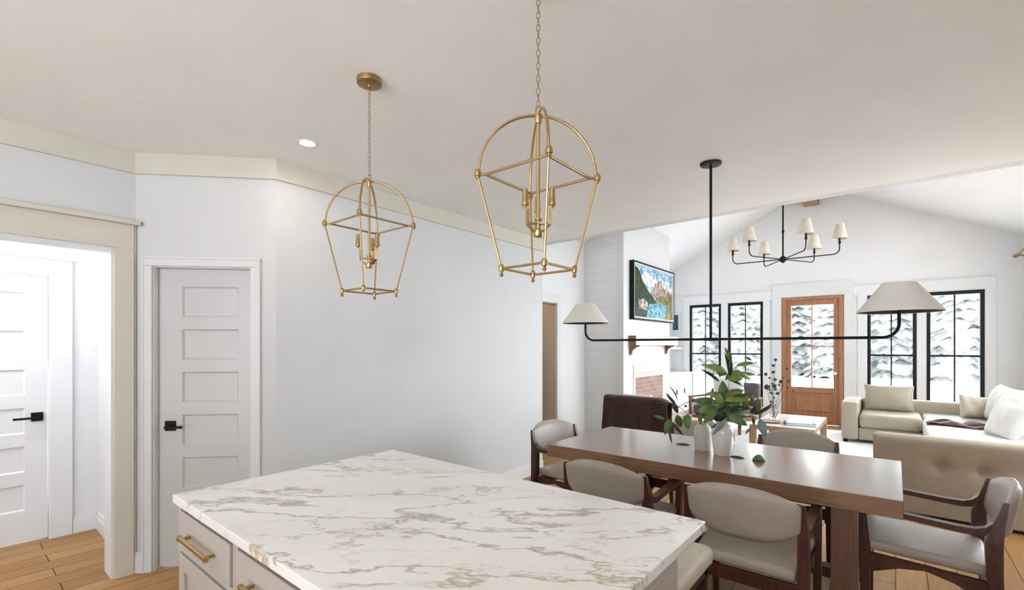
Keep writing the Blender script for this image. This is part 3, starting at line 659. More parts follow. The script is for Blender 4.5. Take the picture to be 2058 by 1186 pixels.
# ------------------------------------------------------------------ dining chairs
def make_chair():
    r = thing('dining_chair', 'x', 'chair', (0, 0, 0), 0, 'walnut armchairs around the dining table')
    hw = .255
    # back: curved upholstered panel
    bm = BM(); nu, nv = 20, 10; front, backp = [], []
    for iv in range(nv+1):
        v = iv/nv; fr, bk = [], []
        for iu in range(nu+1):
            u = -1+2*iu/nu
            top = .757+.068*(1-abs(u)**2.4); bot = .640-.078*(1-abs(u)**3.2)
            z = bot+(top-bot)*v
            x = u*hw; yc = -.250-.050*(1-u*u)-(z-.62)*.18
            th = .021*(1-abs(u)**6)*(1-(2*v-1)**6)**.5+.004
            fr.append((x, yc+th, z)); bk.append((x, yc-th, z))
        front.append(fr); backp.append(bk)
    F = grid(bm, front); K = grid(bm, [row[::-1] for row in backp])
    K = [row[::-1] for row in K]
    for i in range(nv): bm.faces.new((F[i][0], F[i+1][0], K[i+1][0], K[i][0])); bm.faces.new((F[i+1][-1], F[i][-1], K[i][-1], K[i+1][-1]))
    for j in range(nu): bm.faces.new((F[0][j], K[0][j], K[0][j+1], F[0][j+1])); bm.faces.new((K[-1][j], F[-1][j], F[-1][j+1], K[-1][j+1]))
    obj('backrest', bm, chairfab_m, r, 'all')
    # seat cushion
    bm = BM(); box(bm, -.238, .238, -.245, .265, .408, .465, .022, seg=4)
    for v in bm.verts:
        v.co.z += .012*(v.co.y/.25)-.006*(1-(v.co.x/.24)**2)
        v.co.x *= 1+.05*(v.co.y/.25)
    obj('seat', bm, chairfab_m, r, 'all')
    for s in (-1, 1):
        X = s*.255
        # rear post: tapered, slightly splayed
        bm = BM()
        prof = [(0, -.285, .015, .014), (.20, -.255, .019, .018), (.42, -.235, .023, .027), (.58, -.232, .022, .030), (.66, -.247, .018, .020), (.72, -.262, .015, .014), (.768, -.272, .011, .009)]
        rows = [[(X-a, y-b, z), (X+a, y-b, z), (X+a, y+b, z), (X-a, y+b, z)] for z, y, a, b in prof]
        V = grid(bm, rows, True); bm.faces.new(V[0][::-1]); bm.faces.new(V[-1]); obj('rear_leg', bm, chairwood_m, r)
        bm = BM()
        prof = [(0, .235, .014, .015), (.25, .238, .018, .021), (.45, .242, .018, .026), (.56, .25, .018, .024), (.628, .262, .017, .030)]
        rows = [[(X-a, y-b, z), (X+a, y-b, z), (X+a, y+b, z), (X-a, y+b, z)] for z, y, a, b in prof]
        V = grid(bm, rows, True); bm.faces.new(V[0][::-1]); bm.faces.new(V[-1]); obj('front_leg', bm, chairwood_m, r)
        # armrest sweeping up into the post
        bm = BM(); P = [(.295, .640, .020, .012), (.20, .638, .022, .013), (.05, .628, .022, .013), (-.10, .617, .021, .014), (-.17, .615, .020, .016), (-.205, .625, .019, .018), (-.228, .65, .017, .016), (-.246, .69, .014, .012)]
        rows = [[(X-a, y, z-b), (X+a, y, z-b), (X+a, y+(.0 if z < .64 else .004), z+b), (X-a, y, z+b)] for y, z, a, b in P]
        V = grid(bm, rows, True); bm.faces.new(V[0]); bm.faces.new(V[-1][::-1]); obj('armrest', bm, chairwood_m, r)
        # arched side rail
        bm = BM(); up = [( .22, .405), (.0, .396), (-.215, .385)]; lo = [(-.215, .285), (-.10, .345), (.0, .372), (.10, .355), (.22, .305)]
        prism(bm, up+lo, 'x', X-s*.028, X-s*.006); obj('side_rail', bm, chairwood_m, r)
    bm = BM(); box(bm, -.24, .24, .215, .237, .33, .402, .003); obj('front_rail', bm, chairwood_m, r)
    bm = BM(); box(bm, -.24, .24, -.235, -.213, .32, .385, .003); obj('rear_rail', bm, chairwood_m, r)
    return r
ch = make_chair()
spots = [(-1.31, 2.70, 0, 'taupe armchair seen from behind, the left one on the island side of the table'),
         (-.575, 2.70, 0, 'nearest taupe armchair seen from behind, its seat showing below the back'),
         (.115, 3.31, PI/2, 'walnut armchair at the right end of the table, its pale seat fully in view'),
         (-2.06, 3.36, -PI/2-.22, 'walnut armchair at the left end of the table beside the white wall'),
         (-.59, 3.92, PI, 'armchair across the table with only its rounded back showing before the coffee table'),
         (-1.31, 3.92, PI, 'armchair across the table hidden behind the white vases and leaves')]
for i, (x, y, a, lab) in enumerate(spots):
    if i == 0: ch.location = (x, y, 0); ch.rotation_euler = (0, 0, a); ch['label'] = lab
    else: dup(ch, (x, y, 0), a, lab)

# ------------------------------------------------------------------ vases and foliage
def vase(x, y, prof, m, label):
    bm = BM(); lathe(bm, prof, n=40, capt=False); o = obj('vase', bm, m, None, True); o.location = (x, y, .7605); tag(o, label, 'vase', 'white vases on the dining table'); return o
vase(-.885, 3.275, [(.052, 0), (.055, .004), (.066, .09), (.069, .15), (.066, .175), (.045, .200), (.034, .212), (.036, .222), (.030, .222), (.030, .205), (.06, .165), (.05, .02), (0, .012)], ceramic_m, 'larger glossy white ceramic vase on the dining table holding leafy branches')
vase(-1.035, 3.345, [(.049, 0), (.053, .006), (.0575, .05), (.0585, .13), (.054, .155), (.040, .170), (.034, .178), (.036, .188), (.030, .188), (.030, .175), (.05, .15), (.05, .02), (0, .012)], ceramic2_m, 'smaller matte cream vase standing left of the glossy white one')
def leaf(bm, b, e, w, rr, n=7):
    b, e = Vector(b), Vector(e); ax = e-b; L = ax.length
    if L < 1e-4: return
    t = ax/L; up = Vector((.25+rr.uniform(-.4, .4), -.9, rr.uniform(.0, .7))); side = t.cross(up).normalized(); nrm = side.cross(t)
    rows = []
    for i in range(n+1):
        f = i/n; hw_ = w/2*math.sin(PI*min(1, f**.8*.98+.01))**.8; bend = -.10*L*math.sin(PI*f)
        c = b+t*(L*f)-nrm*bend
        rows.append([c-side*hw_+nrm*hw_*.28, c-nrm*0, c+side*hw_+nrm*hw_*.28])
    grid(bm, rows)
LEAVES= [(-0.926, 3.251, 1.104, -1.035, 3.138, 1.124, 0.051, 'g'), (-0.896, 3.302, 1.124, -0.894, 3.307, 1.247, 0.054, 'g'), (-0.889, 3.216, 1.092, -0.884, 3.209, 1.175, 0.043, 'y'), (-0.879, 3.264, 1.128, -0.775, 3.358, 1.189, 0.051, 'g'), (-0.865, 3.301, 1.3, -0.991, 3.209, 1.357, 0.04, 'y'), (-0.916, 3.311, 1.239, -1.005, 3.198, 1.328, 0.02, 'd'), (-0.845, 3.317, 1.379, -0.869, 3.253, 1.473, 0.025, 'y'), (-0.862, 3.342, 1.291, -0.893, 3.347, 1.436, 0.016, 'd'), (-0.845, 3.291, 1.279, -0.838, 3.275, 1.423, 0.019, 'd'), (-0.825, 3.372, 1.349, -0.725, 3.431, 1.368, 0.025, 'y'), (-0.826, 3.294, 1.316, -0.74, 3.41, 1.252, 0.029, 'y'), (-0.847, 3.38, 1.297, -0.725, 3.478, 1.286, 0.02, 'y'), (-0.862, 3.303, 1.26, -0.781, 3.4, 1.287, 0.054, 'y'), (-0.884, 3.337, 1.253, -0.81, 3.395, 1.319, 0.036, 'g'), (-0.865, 3.301, 1.26, -0.778, 3.385, 1.205, 0.018, 'd'), (-0.933, 3.31, 1.297, -0.872, 3.328, 1.291, 0.043, 'g'), (-0.917, 3.219, 1.079, -1.012, 3.154, 1.042, 0.054, 'g'), (-0.897, 3.197, 1.069, -0.971, 3.169, 0.976, 0.051, 'g'), (-0.879, 3.315, 1.058, -0.786, 3.393, 1.134, 0.036, 'g'), (-0.901, 3.349, 1.075, -0.797, 3.456, 1.08, 0.043, 'd'), (-0.884, 3.285, 1.061, -0.792, 3.376, 1.048, 0.025, 'd'), (-0.851, 3.248, 1.028, -0.739, 3.3, 0.966, 0.045, 'g'), (-0.895, 3.276, 1.068, -0.918, 3.281, 0.964, 0.069, 'd'), (-0.845, 3.227, 1.014, -0.921, 3.173, 0.899, 0.022, 'b'), (-0.879, 3.29, 0.981, -0.944, 3.218, 0.937, 0.02, 'd'), (-0.77, 3.379, 1.057, -0.758, 3.347, 1.165, 0.038, 'y'), (-0.755, 3.43, 1.097, -0.742, 3.474, 1.153, 0.018, 'g'), (-0.713, 3.452, 1.029, -0.714, 3.448, 1.146, 0.019, 'g'), (-0.755, 3.417, 1.036, -0.682, 3.497, 1.041, 0.045, 'd'), (-0.717, 3.423, 1.025, -0.627, 3.531, 1.101, 0.019, 'd'), (-0.805, 3.389, 1.028, -0.812, 3.403, 0.904, 0.013, 'd'), (-0.736, 3.407, 1.01, -0.736, 3.445, 0.947, 0.017, 'd'), (-0.688, 3.394, 1.005, -0.659, 3.409, 0.885, 0.043, 'b'), (-0.744, 3.4, 0.934, -0.775, 3.402, 0.887, 0.014, 'g'), (-1.161, 3.058, 0.999, -1.182, 3.036, 0.891, 0.038, 'g'), (-1.181, 3.042, 0.992, -1.252, 3.023, 1.014, 0.019, 'g'), (-1.111, 3.06, 1.029, -1.101, 3.102, 0.942, 0.038, 'g'), (-1.066, 3.136, 1.028, -1.054, 3.11, 0.932, 0.045, 'g'), (-1.157, 3.087, 0.974, -1.089, 3.11, 0.888, 0.017, 'd'), (-1.161, 3.058, 0.923, -1.14, 3.05, 0.837, 0.012, 'd'), (-1.128, 3.085, 1.097, -1.19, 3.076, 1.166, 0.017, 'd'), (-1.152, 3.091, 1.102, -1.122, 3.11, 1.03, 0.029, 'd'), (-1.125, 3.088, 1.09, -1.246, 3.0, 1.096, 0.007, 'd'), (-1.119, 3.092, 1.126, -1.159, 3.042, 1.225, 0.007, 'd'), (-1.083, 3.122, 1.086, -1.069, 3.134, 1.075, 0.013, 'd'), (-0.961, 3.261, 1.141, -0.94, 3.268, 1.207, 0.017, 'd'), (-1.002, 3.189, 1.032, -0.998, 3.178, 0.958, 0.022, 'g'), (-0.986, 3.228, 1.022, -1.016, 3.211, 1.065, 0.029, 'g'), (-0.78, 3.41, 1.407, -0.745, 3.446, 1.382, 0.012, 'd'), (-0.732, 3.449, 1.367, -0.721, 3.494, 1.352, 0.016, 'd'), (-0.93, 3.3, 1.092, -0.979, 3.276, 1.12, 0.029, 'd'), (-0.876, 3.253, 1.043, -0.851, 3.313, 1.097, 0.036, 'd')]
STEMS= [([-0.873, 3.294, 0.974], [-0.89, 3.28, 1.097], [-0.904, 3.269, 1.126]), ([-0.873, 3.294, 0.974], [-0.862, 3.303, 1.126], [-0.851, 3.313, 1.278]), ([-0.851, 3.313, 1.278], [-0.846, 3.316, 1.386], [-0.847, 3.315, 1.423]), ([-0.873, 3.294, 0.974], [-0.94, 3.239, 1.09], [-1.052, 3.147, 1.111]), ([-1.052, 3.147, 1.111], [-1.125, 3.088, 1.09], [-1.158, 3.06, 0.996]), ([-1.158, 3.06, 0.996], [-1.156, 3.062, 0.938], [-1.152, 3.066, 0.88]), ([-0.873, 3.294, 0.974], [-0.828, 3.331, 1.068], [-0.739, 3.404, 1.039]), ([-0.739, 3.404, 1.039], [-0.672, 3.46, 1.039], [-0.605, 3.515, 1.126]), ([-0.873, 3.294, 0.974], [-0.8, 3.354, 1.032], [-0.694, 3.441, 0.999]), ([-0.89, 3.28, 1.097], [-0.851, 3.313, 1.126], [-0.77, 3.379, 1.126]), ([-1.125, 3.088, 1.082], [-1.091, 3.115, 1.068], [-1.066, 3.136, 1.025]), ([-0.873, 3.294, 0.974], [-0.895, 3.276, 1.068], [-0.918, 3.257, 1.097])]
EUC= [(-1.323, 7.528, 1.277, 0.046), (-1.351, 7.532, 1.194, 0.046), (-1.352, 7.465, 1.19, 0.028), (-1.324, 7.383, 1.102, 0.049), (-1.431, 7.44, 1.064, 0.055), (-1.392, 7.493, 1.012, 0.034), (-1.33, 7.531, 0.989, 0.055), (-1.248, 7.53, 0.959, 0.062), (-1.33, 7.492, 0.898, 0.062), (-1.394, 7.335, 0.887, 0.083), (-1.37, 7.484, 0.788, 0.052), (-1.29, 7.496, 0.792, 0.052), (-1.174, 7.531, 1.149, 0.04), (-1.152, 7.503, 0.976, 0.046), (-1.238, 7.596, 1.021, 0.034), (-1.248, 7.616, 0.894, 0.031), (-1.298, 7.389, 0.861, 0.046), (-1.381, 7.468, 0.835, 0.043), (-1.166, 7.564, 0.887, 0.031), (-1.099, 7.565, 0.837, 0.028), (-1.263, 7.46, 0.919, 0.037), (-1.356, 7.482, 0.929, 0.034), (-1.341, 7.516, 0.725, 0.04), (-1.344, 7.342, 0.679, 0.037)]
r = thing('leafy_branches', 'spray of green leafy branches standing in the larger white vase', 'branches', (-.885, 3.275, .98))
off = Matrix.Translation((.885, -3.275, -.98))
rr = random.Random(5)
for k in range(15):
    c0 = Vector((-.885+rr.uniform(-.05, .05), 3.275+rr.uniform(-.07, .07), 1.03+rr.uniform(0, .10))); a = rr.uniform(0, 2*PI)
    d = Vector((math.cos(a), math.sin(a)*.8, rr.uniform(-.5, .7))).normalized(); c0 = c0+d*.03
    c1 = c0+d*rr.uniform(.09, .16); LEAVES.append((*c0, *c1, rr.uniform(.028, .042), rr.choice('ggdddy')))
bm = BM()
for s in STEMS:
    p0, p1, p2 = [Vector(q) for q in s]; pts = [(1-t)**2*p0+2*t*(1-t)*p1+t*t*p2 for t in [i/10 for i in range(11)]]
    tube(bm, pts, [.0028*(1-.6*i/10) for i in range(11)], 6)
tube(bm, [Vector(STEMS[0][0]), Vector((-.885, 3.275, .80))], .006, 6); obj('stem', bm, stem_m, r, 'all', M=off)
for key, m in (('g', leaf_g), ('y', leaf_y), ('d', leaf_d), ('b', leaf_b)):
    bm = BM()
    for l in LEAVES:
        if l[7] == key: leaf(bm, l[:3], l[3:6], l[6]*1.22, rr)
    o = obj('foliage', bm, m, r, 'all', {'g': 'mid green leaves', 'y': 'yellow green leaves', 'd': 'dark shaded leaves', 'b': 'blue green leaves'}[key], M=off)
    o.modifiers.new('thick', 'SOLIDIFY').thickness = .0012
for x, y, w, L, a, lab, m in ((-.664, 3.25, .05, .075, .3, 'curled green leaf fallen on the table right of the vases', leaf_g), (-.79, 3.25, .02, .09, .0, 'small dry leaf lying just right of the glossy vase', leaf_d), (-1.20, 3.43, .025, .10, .2, 'dark fallen leaf on the table left of the cream vase', leaf_d)):
    bm = BM(); rows = []; n = 10; curl = .9 if m is leaf_g else .25
    for i in range(n+1):
        f = i/n; hw_ = w/2*math.sin(PI*min(1, f*.97+.015))**.7; z = .001
        rows.append([((f-.5)*L, k*hw_, z+curl*.042*math.sin(PI*f)**.7*(1-k*k*.95)) for k in (-1, -.5, 0, .5, 1)])
    grid(bm, rows)
    zmin = min(v.co.z for v in bm.verts)
    for v in bm.verts: v.co.z -= zmin
    o = obj('fallen_leaf', bm, m, None, 'all'); o.modifiers.new('thick', 'SOLIDIFY').thickness = .0012
    o.location = (x, y, .7612); o.rotation_euler = (0, 0, a); tag(o, lab, 'leaf', 'fallen leaves on the table')

# ------------------------------------------------------------------ chimney: TV, mantel, fireplace
r = thing('framed_television', 'wide black framed television showing a mountain lake scene above the mantel', 'television', (-3.245, 7.74, 2.375))
bm = BM()
for q in ((-.87, -.845, -.465, .465), (.845, .87, -.465, .465), (-.845, .845, .44, .465), (-.845, .845, -.465, -.44)): box(bm, 0, .075, q[0], q[1], q[2], q[3], .002)
obj('frame', bm, black_m, r)
bm = BM(); box(bm, 0, .03, -.845, .845, -.44, .44); obj('panel_back', bm, black_m, r)
bm = BM()
for q in ((-.844, -.822, -.439, .439), (.822, .844, -.439, .439), (-.822, .822, .417, .439), (-.822, .822, -.439, -.417)): box(bm, .0305, .068, q[0], q[1], q[2], q[3])
obj('inner_mat', bm, trim_m, r, label='thin white inner border')
def scr(name, col, e=.28):
    e *= .45; m = mat(name, tuple(q*.55 for q in col), .45, spec=.2); v = coords(m); n = N(m, 'ShaderNodeTexNoise', Scale=16.0, Detail=6.0, Roughness=.8); LK(m, v, n.inputs['Vector'])
    c = ramp(m, n.outputs['Fac'], [(.40, tuple(q*.12 for q in col)), (.50, tuple(q*.7 for q in col)), (.62, tuple(min(1, q*1.5) for q in col))]); base(m, c)
    p = m.node_tree.nodes['Principled BSDF']; LK(m, c, p.inputs['Emission Color']); p.inputs['Emission Strength'].default_value = e; return m
def flat(name, pts, m, lay, par, z=.033):
    bm = BM(); d = z+lay*.0012
    a = [bm.verts.new((d, y, zz)) for y, zz in pts]; b = [bm.verts.new((d-.001, y, zz)) for y, zz in pts]
    bm.faces.new(a); bm.faces.new(b[::-1])
    for i in range(len(pts)): bm.faces.new((a[i], a[(i+1) % len(pts)], b[(i+1) % len(pts)], b[i]))
    return obj(name, bm, m, par)
bm = BM(); box(bm, .0302, .033, -.822, .822, -.417, .417); sc = obj('screen', bm, scr('screen_sky', (.30, .50, .68), .45), r)
jr = random.Random(4)
def jag(y0, z0, y1, z1, n, amp): return [(y0+(y1-y0)*i/n, z0+(z1-z0)*i/n+jr.uniform(-amp, amp)) for i in range(n+1)]
flat('screen_cloud', jag(-.6, .15, .82, .12, 12, .03)+jag(.82, .22, -.45, .32, 12, .05), scr('screen_cloud', (.75, .78, .84), .5), 1, sc)
flat('screen_mountain', [(-.15, -.13)]+[(-.12, .05), (.0, .1), (.08, .22), (.14, .18), (.2, .27), (.27, .24), (.33, .29), (.4, .17), (.5, .1), (.58, .17), (.66, .12), (.82, .06)]+[(.82, -.13)], scr('screen_rock', (.38, .30, .26), .35), 2, sc)
flat('screen_forest_right', [(.2, -.13)]+jag(.28, -.02, .82, .05, 9, .03)+[(.82, -.417), (.30, -.417)], scr('screen_forest_gold', (.20, .19, .06), .3), 3, sc)
flat('screen_lake', [(-.35, -.417), (-.05, -.14), (.30, -.13), (.60, -.17), (.45, -.417)], scr('screen_water', (.14, .36, .46), .5), 4, sc)
flat('screen_forest_left', [(-.82, .40), (-.62, .37), (-.45, .18), (-.2, .02), (.16, -.15), (-.2, -.18), (-.3, -.417), (-.82, -.417)], scr('screen_forest_dark', (.035, .055, .022), .3), 5, sc)
flat('screen_cabin', [(-.62, -.14), (-.40, -.11), (-.24, -.17), (-.28, -.30), (-.60, -.27)], scr('screen_cabin', (.38, .33, .28), .4), 6, sc)
# mantel
r = thing('mantel_shelf', 'thick wooden mantel beam on small brackets above the fireplace', 'mantel', (-3.245, 7.74, 1.5))
bm = BM(); box(bm, 0, .12, -.90, .90, .0, .15, .004); obj('beam', bm, mantel_m, r)
bm = BM(); box(bm, .1205, .128, -.899, .899, .0, .15, .002); obj('front_glare_face', bm, mat('front_glare_tone', (.66, .61, .55), .3), r, label='pale front face standing in for glare on the wood')  # pale layer added over the wood beam to show glare on its front
for y in (-.86, .62):
    bm = BM(); prism(bm, [(0, 0), (.17, 0), (.17, -.02), (.12, -.03), (.05, -.08), (.03, -.15), (0, -.16)], 'y', y-.02, y+.02, 0); obj('bracket', bm, mantel_m, r)
r = thing('fireplace', 'brick faced fireplace opening in the white chimney breast', 'fireplace', (-3.246, 7.64, 0))
bm = BM(); box(bm, 0, .012, -.63, .63, .975, 1.185); obj('soldier_course', bm, soldier_m, r, label='upright white bricks over the opening')
for s in (-1, 1):
    bm = BM(); box(bm, 0, .012, s*.6-.03, s*.6+.03, 0, .975); obj('side_jamb', bm, shiplap_m, r)
bm = BM(); box(bm, 0, .006, -.57, .57, 0, .975); obj('firebox', bm, firebrick_m, r, label='weathered red brick infill')
# alcove picture, shelf, cabinet
r = thing('wall_picture', 'small white framed blue picture hanging beside the left window', 'picture', (-3.83, WY-.02, 2.02))
bm = BM(); 
for q in ((-.11, -.085, -.24, .24), (.085, .11, -.24, .24), (-.085, .085, .215, .24), (-.085, .085, -.24, -.215)): box(bm, q[0], q[1], -.02, .018, q[2], q[3], .002)
obj('frame', bm, trim_m, r)
bm = BM(); box(bm, -.085, .085, -.004, .0, -.215, .215); obj('mat_board', bm, paper_m, r)
bm = BM(); box(bm, -.062, .062, -.006, -.004, -.17, .17); obj('print', bm, scr('blue_print', (.05, .13, .18), 0.0), r)
bm = BM(); box(bm, LX+.001, LX+.26, 8.62, WY-.03, 1.42, 1.46, .004); o = obj('floating_shelf', bm, trim_m); tag(o, 'white floating shelf in the alcove beside the chimney breast', 'shelf')
bm = BM(); box(bm, -3.86, -3.76, 10.1, 10.32, 1.461, 1.56, .01); o = obj('storage_box', bm, white_fab); tag(o, 'small white box on the floating alcove shelf', 'box')
r = thing('alcove_cabinet', 'low white cabinet with plank front in the alcove beside the chimney breast', 'cabinet', (-3.66, 9.50, 0))
bm = BM(); box(bm, -.24, .20, -.90, .90, .10, .89); box(bm, -.22, .16, -.86, .86, 0, .10); obj('body', bm, trim_m, r)
bm = BM(); box(bm, -.26, .23, -.93, .93, .89, .925, .004); obj('top', bm, trim_m, r)
for y in (-.45, .45):
    bm = BM(); box(bm, .2005, .22, y-.43, y+.43, .13, .87, .003); d = obj('door', bm, build_shiplap('plank_white_front', (.78, .77, .75), .11, .006), r)
    bm = BM(); box(bm, .22, .24, y*.9-.006 if y > 0 else y*.1-.006, y*.9+.006 if y > 0 else y*.1+.006, .5, .6, .002); obj('handle', bm, black_m, d)
bm = BM(); lathe(bm, [(0, 0), (.03, 0), (.045, .02), (.04, .045), (.02, .05), (0, .05)], n=18); o = obj('small_bowl', bm, grey_fab, None, True); o.location = (-3.62, 9.2, .926); tag(o, 'tiny dark bowl on top of the white alcove cabinet', 'bowl')

# ------------------------------------------------------------------ living room seating
def cushion(name, w, h, t, m, loc, rot, label, cat='cushion', group=None, pinch=.10, folds=0, seed=1, parent=None):
    rr = random.Random(seed); bm = BM(); n = 16; F, K = [], []
    for j in range(n+1):
        v = -1+2*j/n; a, b = [], []
        for i in range(n+1):
            u = -1+2*i/n
            x = u*w/2*(1-pinch*(1-abs(v)**2.2)*abs(u)**3*.9); z = v*h/2*(1-pinch*(1-abs(u)**2.2)*abs(v)**3*.9)
            th = t/2*((1-abs(u)**2.6)*(1-abs(v)**2.6))**.5*(1+.06*math.sin(5*u+seed)*math.sin(4*v+seed))
            if folds: th += folds*math.sin(9*u+3*v+seed)*(1-u*u)*(1-v*v)
            a.append((x, -th, z)); b.append((x, th, z))
        F.append(a); K.append(b)
    grid(bm, F); grid(bm, K); bmesh.ops.remove_doubles(bm, verts=bm.verts, dist=1e-4)
    o = obj(name, bm, m, parent, 'all'); o.location = loc; o.rotation_euler = rot
    o.modifiers.new('s', 'SUBSURF').render_levels = 1
    if not parent: tag(o, label, cat, group)
    elif label: o['label'] = label
    return o
def soft(bm, x0, x1, y0, y1, z0, z1, b=.035): box(bm, x0, x1, y0, y1, z0, z1, b, seg=4)
# L shaped sectional along the window wall and the right wall
r = thing('sectional_sofa', 'taupe leather sectional sofa along the window wall', 'sofa', (.40, 9.2, .012)); O = Matrix.Translation((-.40, -9.2, 0))
bm = BM(); soft(bm, -.65, -.44, 8.80, 9.85, .05, .62, .03); obj('arm', bm, sofa_m, r, 'all', M=O)
bm = BM(); soft(bm, -.435, 1.47, 8.84, 9.85, .05, .235, .012); obj('base', bm, sofa_m, r, 'all', M=O)
for a, b in ((-.43, .30), (.305, 1.2)):
    bm = BM(); soft(bm, a, b, 8.80, 9.66, .237, .445, .05); obj('seat_cushion', bm, sofa_m, r, 'all', M=O)
bm = BM(); soft(bm, -.435, 1.47, 9.66, 9.86, .235, .62, .04); obj('back_rail', bm, sofa_m, r, 'all', M=O)
bm = BM(); soft(bm, 1.22, 1.47, 7.0, 9.65, .235, .66, .04); obj('side_rail', bm, sofa_m, r, 'all', M=O)
bm = BM(); soft(bm, .30, 1.47, 7.0, 8.835, .05, .235, .012); obj('chaise_base', bm, sofa_m, r, 'all', M=O)
bm = BM(); soft(bm, .29, 1.21, 6.98, 8.78, .237, .45, .05); obj('chaise_cushion', bm, fabric('window_lit_sofa_seat', (.62, .60, .56), .5, .03), r, 'all', M=O)  # paler than the sofa leather, window light put into the seat colour
for x, y in ((-.6, 8.86), (-.6, 9.8), (1.4, 9.8)):
    bm = BM(); box(bm, x-.03, x+.03, y-.03, y+.03, 0, .05); obj('foot', bm, black_m, r, M=O)
cushion('back_cushion', .66, .44, .20, sofa_m, (-.09, 9.56, .655), (-.18, 0, 0), 'large taupe back cushion standing at the left end of the sectional', group='cushions on the sectional', pinch=.07)
cushion('throw_pillow', .50, .36, .20, fabric('beige_pillow', (.56, .50, .41), .8), (.93, 9.40, .60), (-.35, .12, .35), 'beige throw pillow leaning in the corner of the sectional', group='cushions on the sectional', folds=.022, seed=3)
cushion('throw_pillow', .80, .56, .24, white_fab, (1.13, 9.02, .68), (-.28, .05, -PI/2+.18), 'big white pillow in the corner of the sectional', group='cushions on the sectional', folds=.03, seed=5)
cushion('throw_pillow', .80, .56, .24, white_fab, (1.10, 8.35, .67), (-.34, -.05, -PI/2+.10), 'big white wrinkled pillow in the middle of the right side', group='cushions on the sectional', folds=.034, seed=8)
cushion('throw_pillow', .56, .48, .22, white_fab, (1.00, 7.62, .64), (-.45, .05, -PI/2+.35), 'plump white pillow nearest the tufted sofa back', group='cushions on the sectional', folds=.01, seed=2)
# near sofa with tufted back
r = thing('tufted_sofa', 'taupe sofa with a buttoned back turned towards the dining table', 'sofa', (.70, 5.8, 0))
x0, x1, y0, y1, z0, z1 = -.865, .77, -.44, -.28, .03, .70
bm = BM(); nu, nz = 60, 24; rows = []
but = [(-.41, .455), (-.15, .455), (.11, .455), (.37, .455), (.63, .455)]
def tuft(x, z): return sum(.036*math.exp(-(((x-a)/.045)**2+((z-b)/.042)**2))+.014*math.exp(-((x-a)/.13)**2-((z-b)/.10)**2) for a, b in but)
for i in range(nz+1):
    z = z0+(z1-.05-z0)*i/nz; rows.append([(x0+.03+(x1-x0-.06)*j/nu, y0+tuft(x0+.03+(x1-x0-.06)*j/nu, z), z) for j in range(nu+1)])
V1 = rows
prof = []
for q in range(1, 9):
    a = q/8*PI; prof.append((y0+.08-.08*math.cos(a), z1-.05+.05*math.sin(a)))
for y, z in prof: rows.append([(x0+.03+(x1-x0-.06)*j/nu, y, z) for j in range(nu+1)])
rows.append([(x0+.03+(x1-x0-.06)*j/nu, y1, z0) for j in range(nu+1)])
V = grid(bm, rows)
# rounded ends
for side, e in ((0, -1), (-1, 1)):
    ring = [row[side] for row in V]; c = [bm.verts.new((v.co.x+e*.024, (v.co.y-(y0+y1)/2)*.72+(y0+y1)/2, min(v.co.z, z1-.025))) for v in ring]
    for i in range(len(ring)-1): bm.faces.new((ring[i], ring[i+1], c[i+1], c[i]))
    bm.faces.new(c)
obj('backrest', bm, sofa_m, r, True)
for a, b in but:
    bm = BM(); lathe(bm, [(0, -.004), (.012, -.002), (.015, .004), (0, .006)], n=14); obj('button', bm, sofa_m, r, True, M=Matrix.Translation((a, y0+.042, b)) @ Matrix.Rotation(PI/2, 4, 'X'))
bm = BM(); soft(bm, x0+.02, x1, y1+.001, .45, .06, .24, .015); obj('base', bm, sofa_m, r, 'all')
bm = BM(); soft(bm, x0+.01, x1, y1+.001, .47, .242, .42, .05); obj('seat_cushion', bm, sofa_m, r, 'all')
for x in (x0+.1, x1-.1):
    for y in (y0+.08, .38):
        bm = BM(); box(bm, x-.025, x+.025, y-.025, y+.025, 0, .06); obj('foot', bm, black_m, r)
# throw on the chaise
def cloth(name, m, f, nu, nv, label, cat, th=.006):
    bm = BM(); grid(bm, [[f(i/nu, j/nv) for i in range(nu+1)] for j in range(nv+1)]); o = obj(name, bm, m, None, 'all')
    s = o.modifiers.new('t', 'SOLIDIFY'); s.thickness = th; s.offset = 1; tag(o, label, cat); return o
def f1(u, v):
    x = .27+u*.62; y = 8.02+v*.36+.06*math.sin(4*u)+.03*math.sin(9*v+6*u); z = .462+.045*abs(math.sin(7*v+5*u))+.02*math.sin(14*u+3*v)
    if u < .12: z -= (.12-u)*.9; x = .27+.12*.62-.03
    return (x, y, max(z, .455) if u >= .12 else z)
cloth('throw_blanket', fabric('plum_striped_throw', (.09, .045, .045), .85, .9, 90, .3), f1, 40, 18, 'rumpled dark plum throw lying on the pale chaise seat', 'blanket')
# rug
bm = BM(); box(bm, -3.0, .9, 6.35, 9.95, .0005, .012, .004); o = obj('area_rug', bm, rug_m); tag(o, 'white area rug under the coffee table and sofas', 'rug')
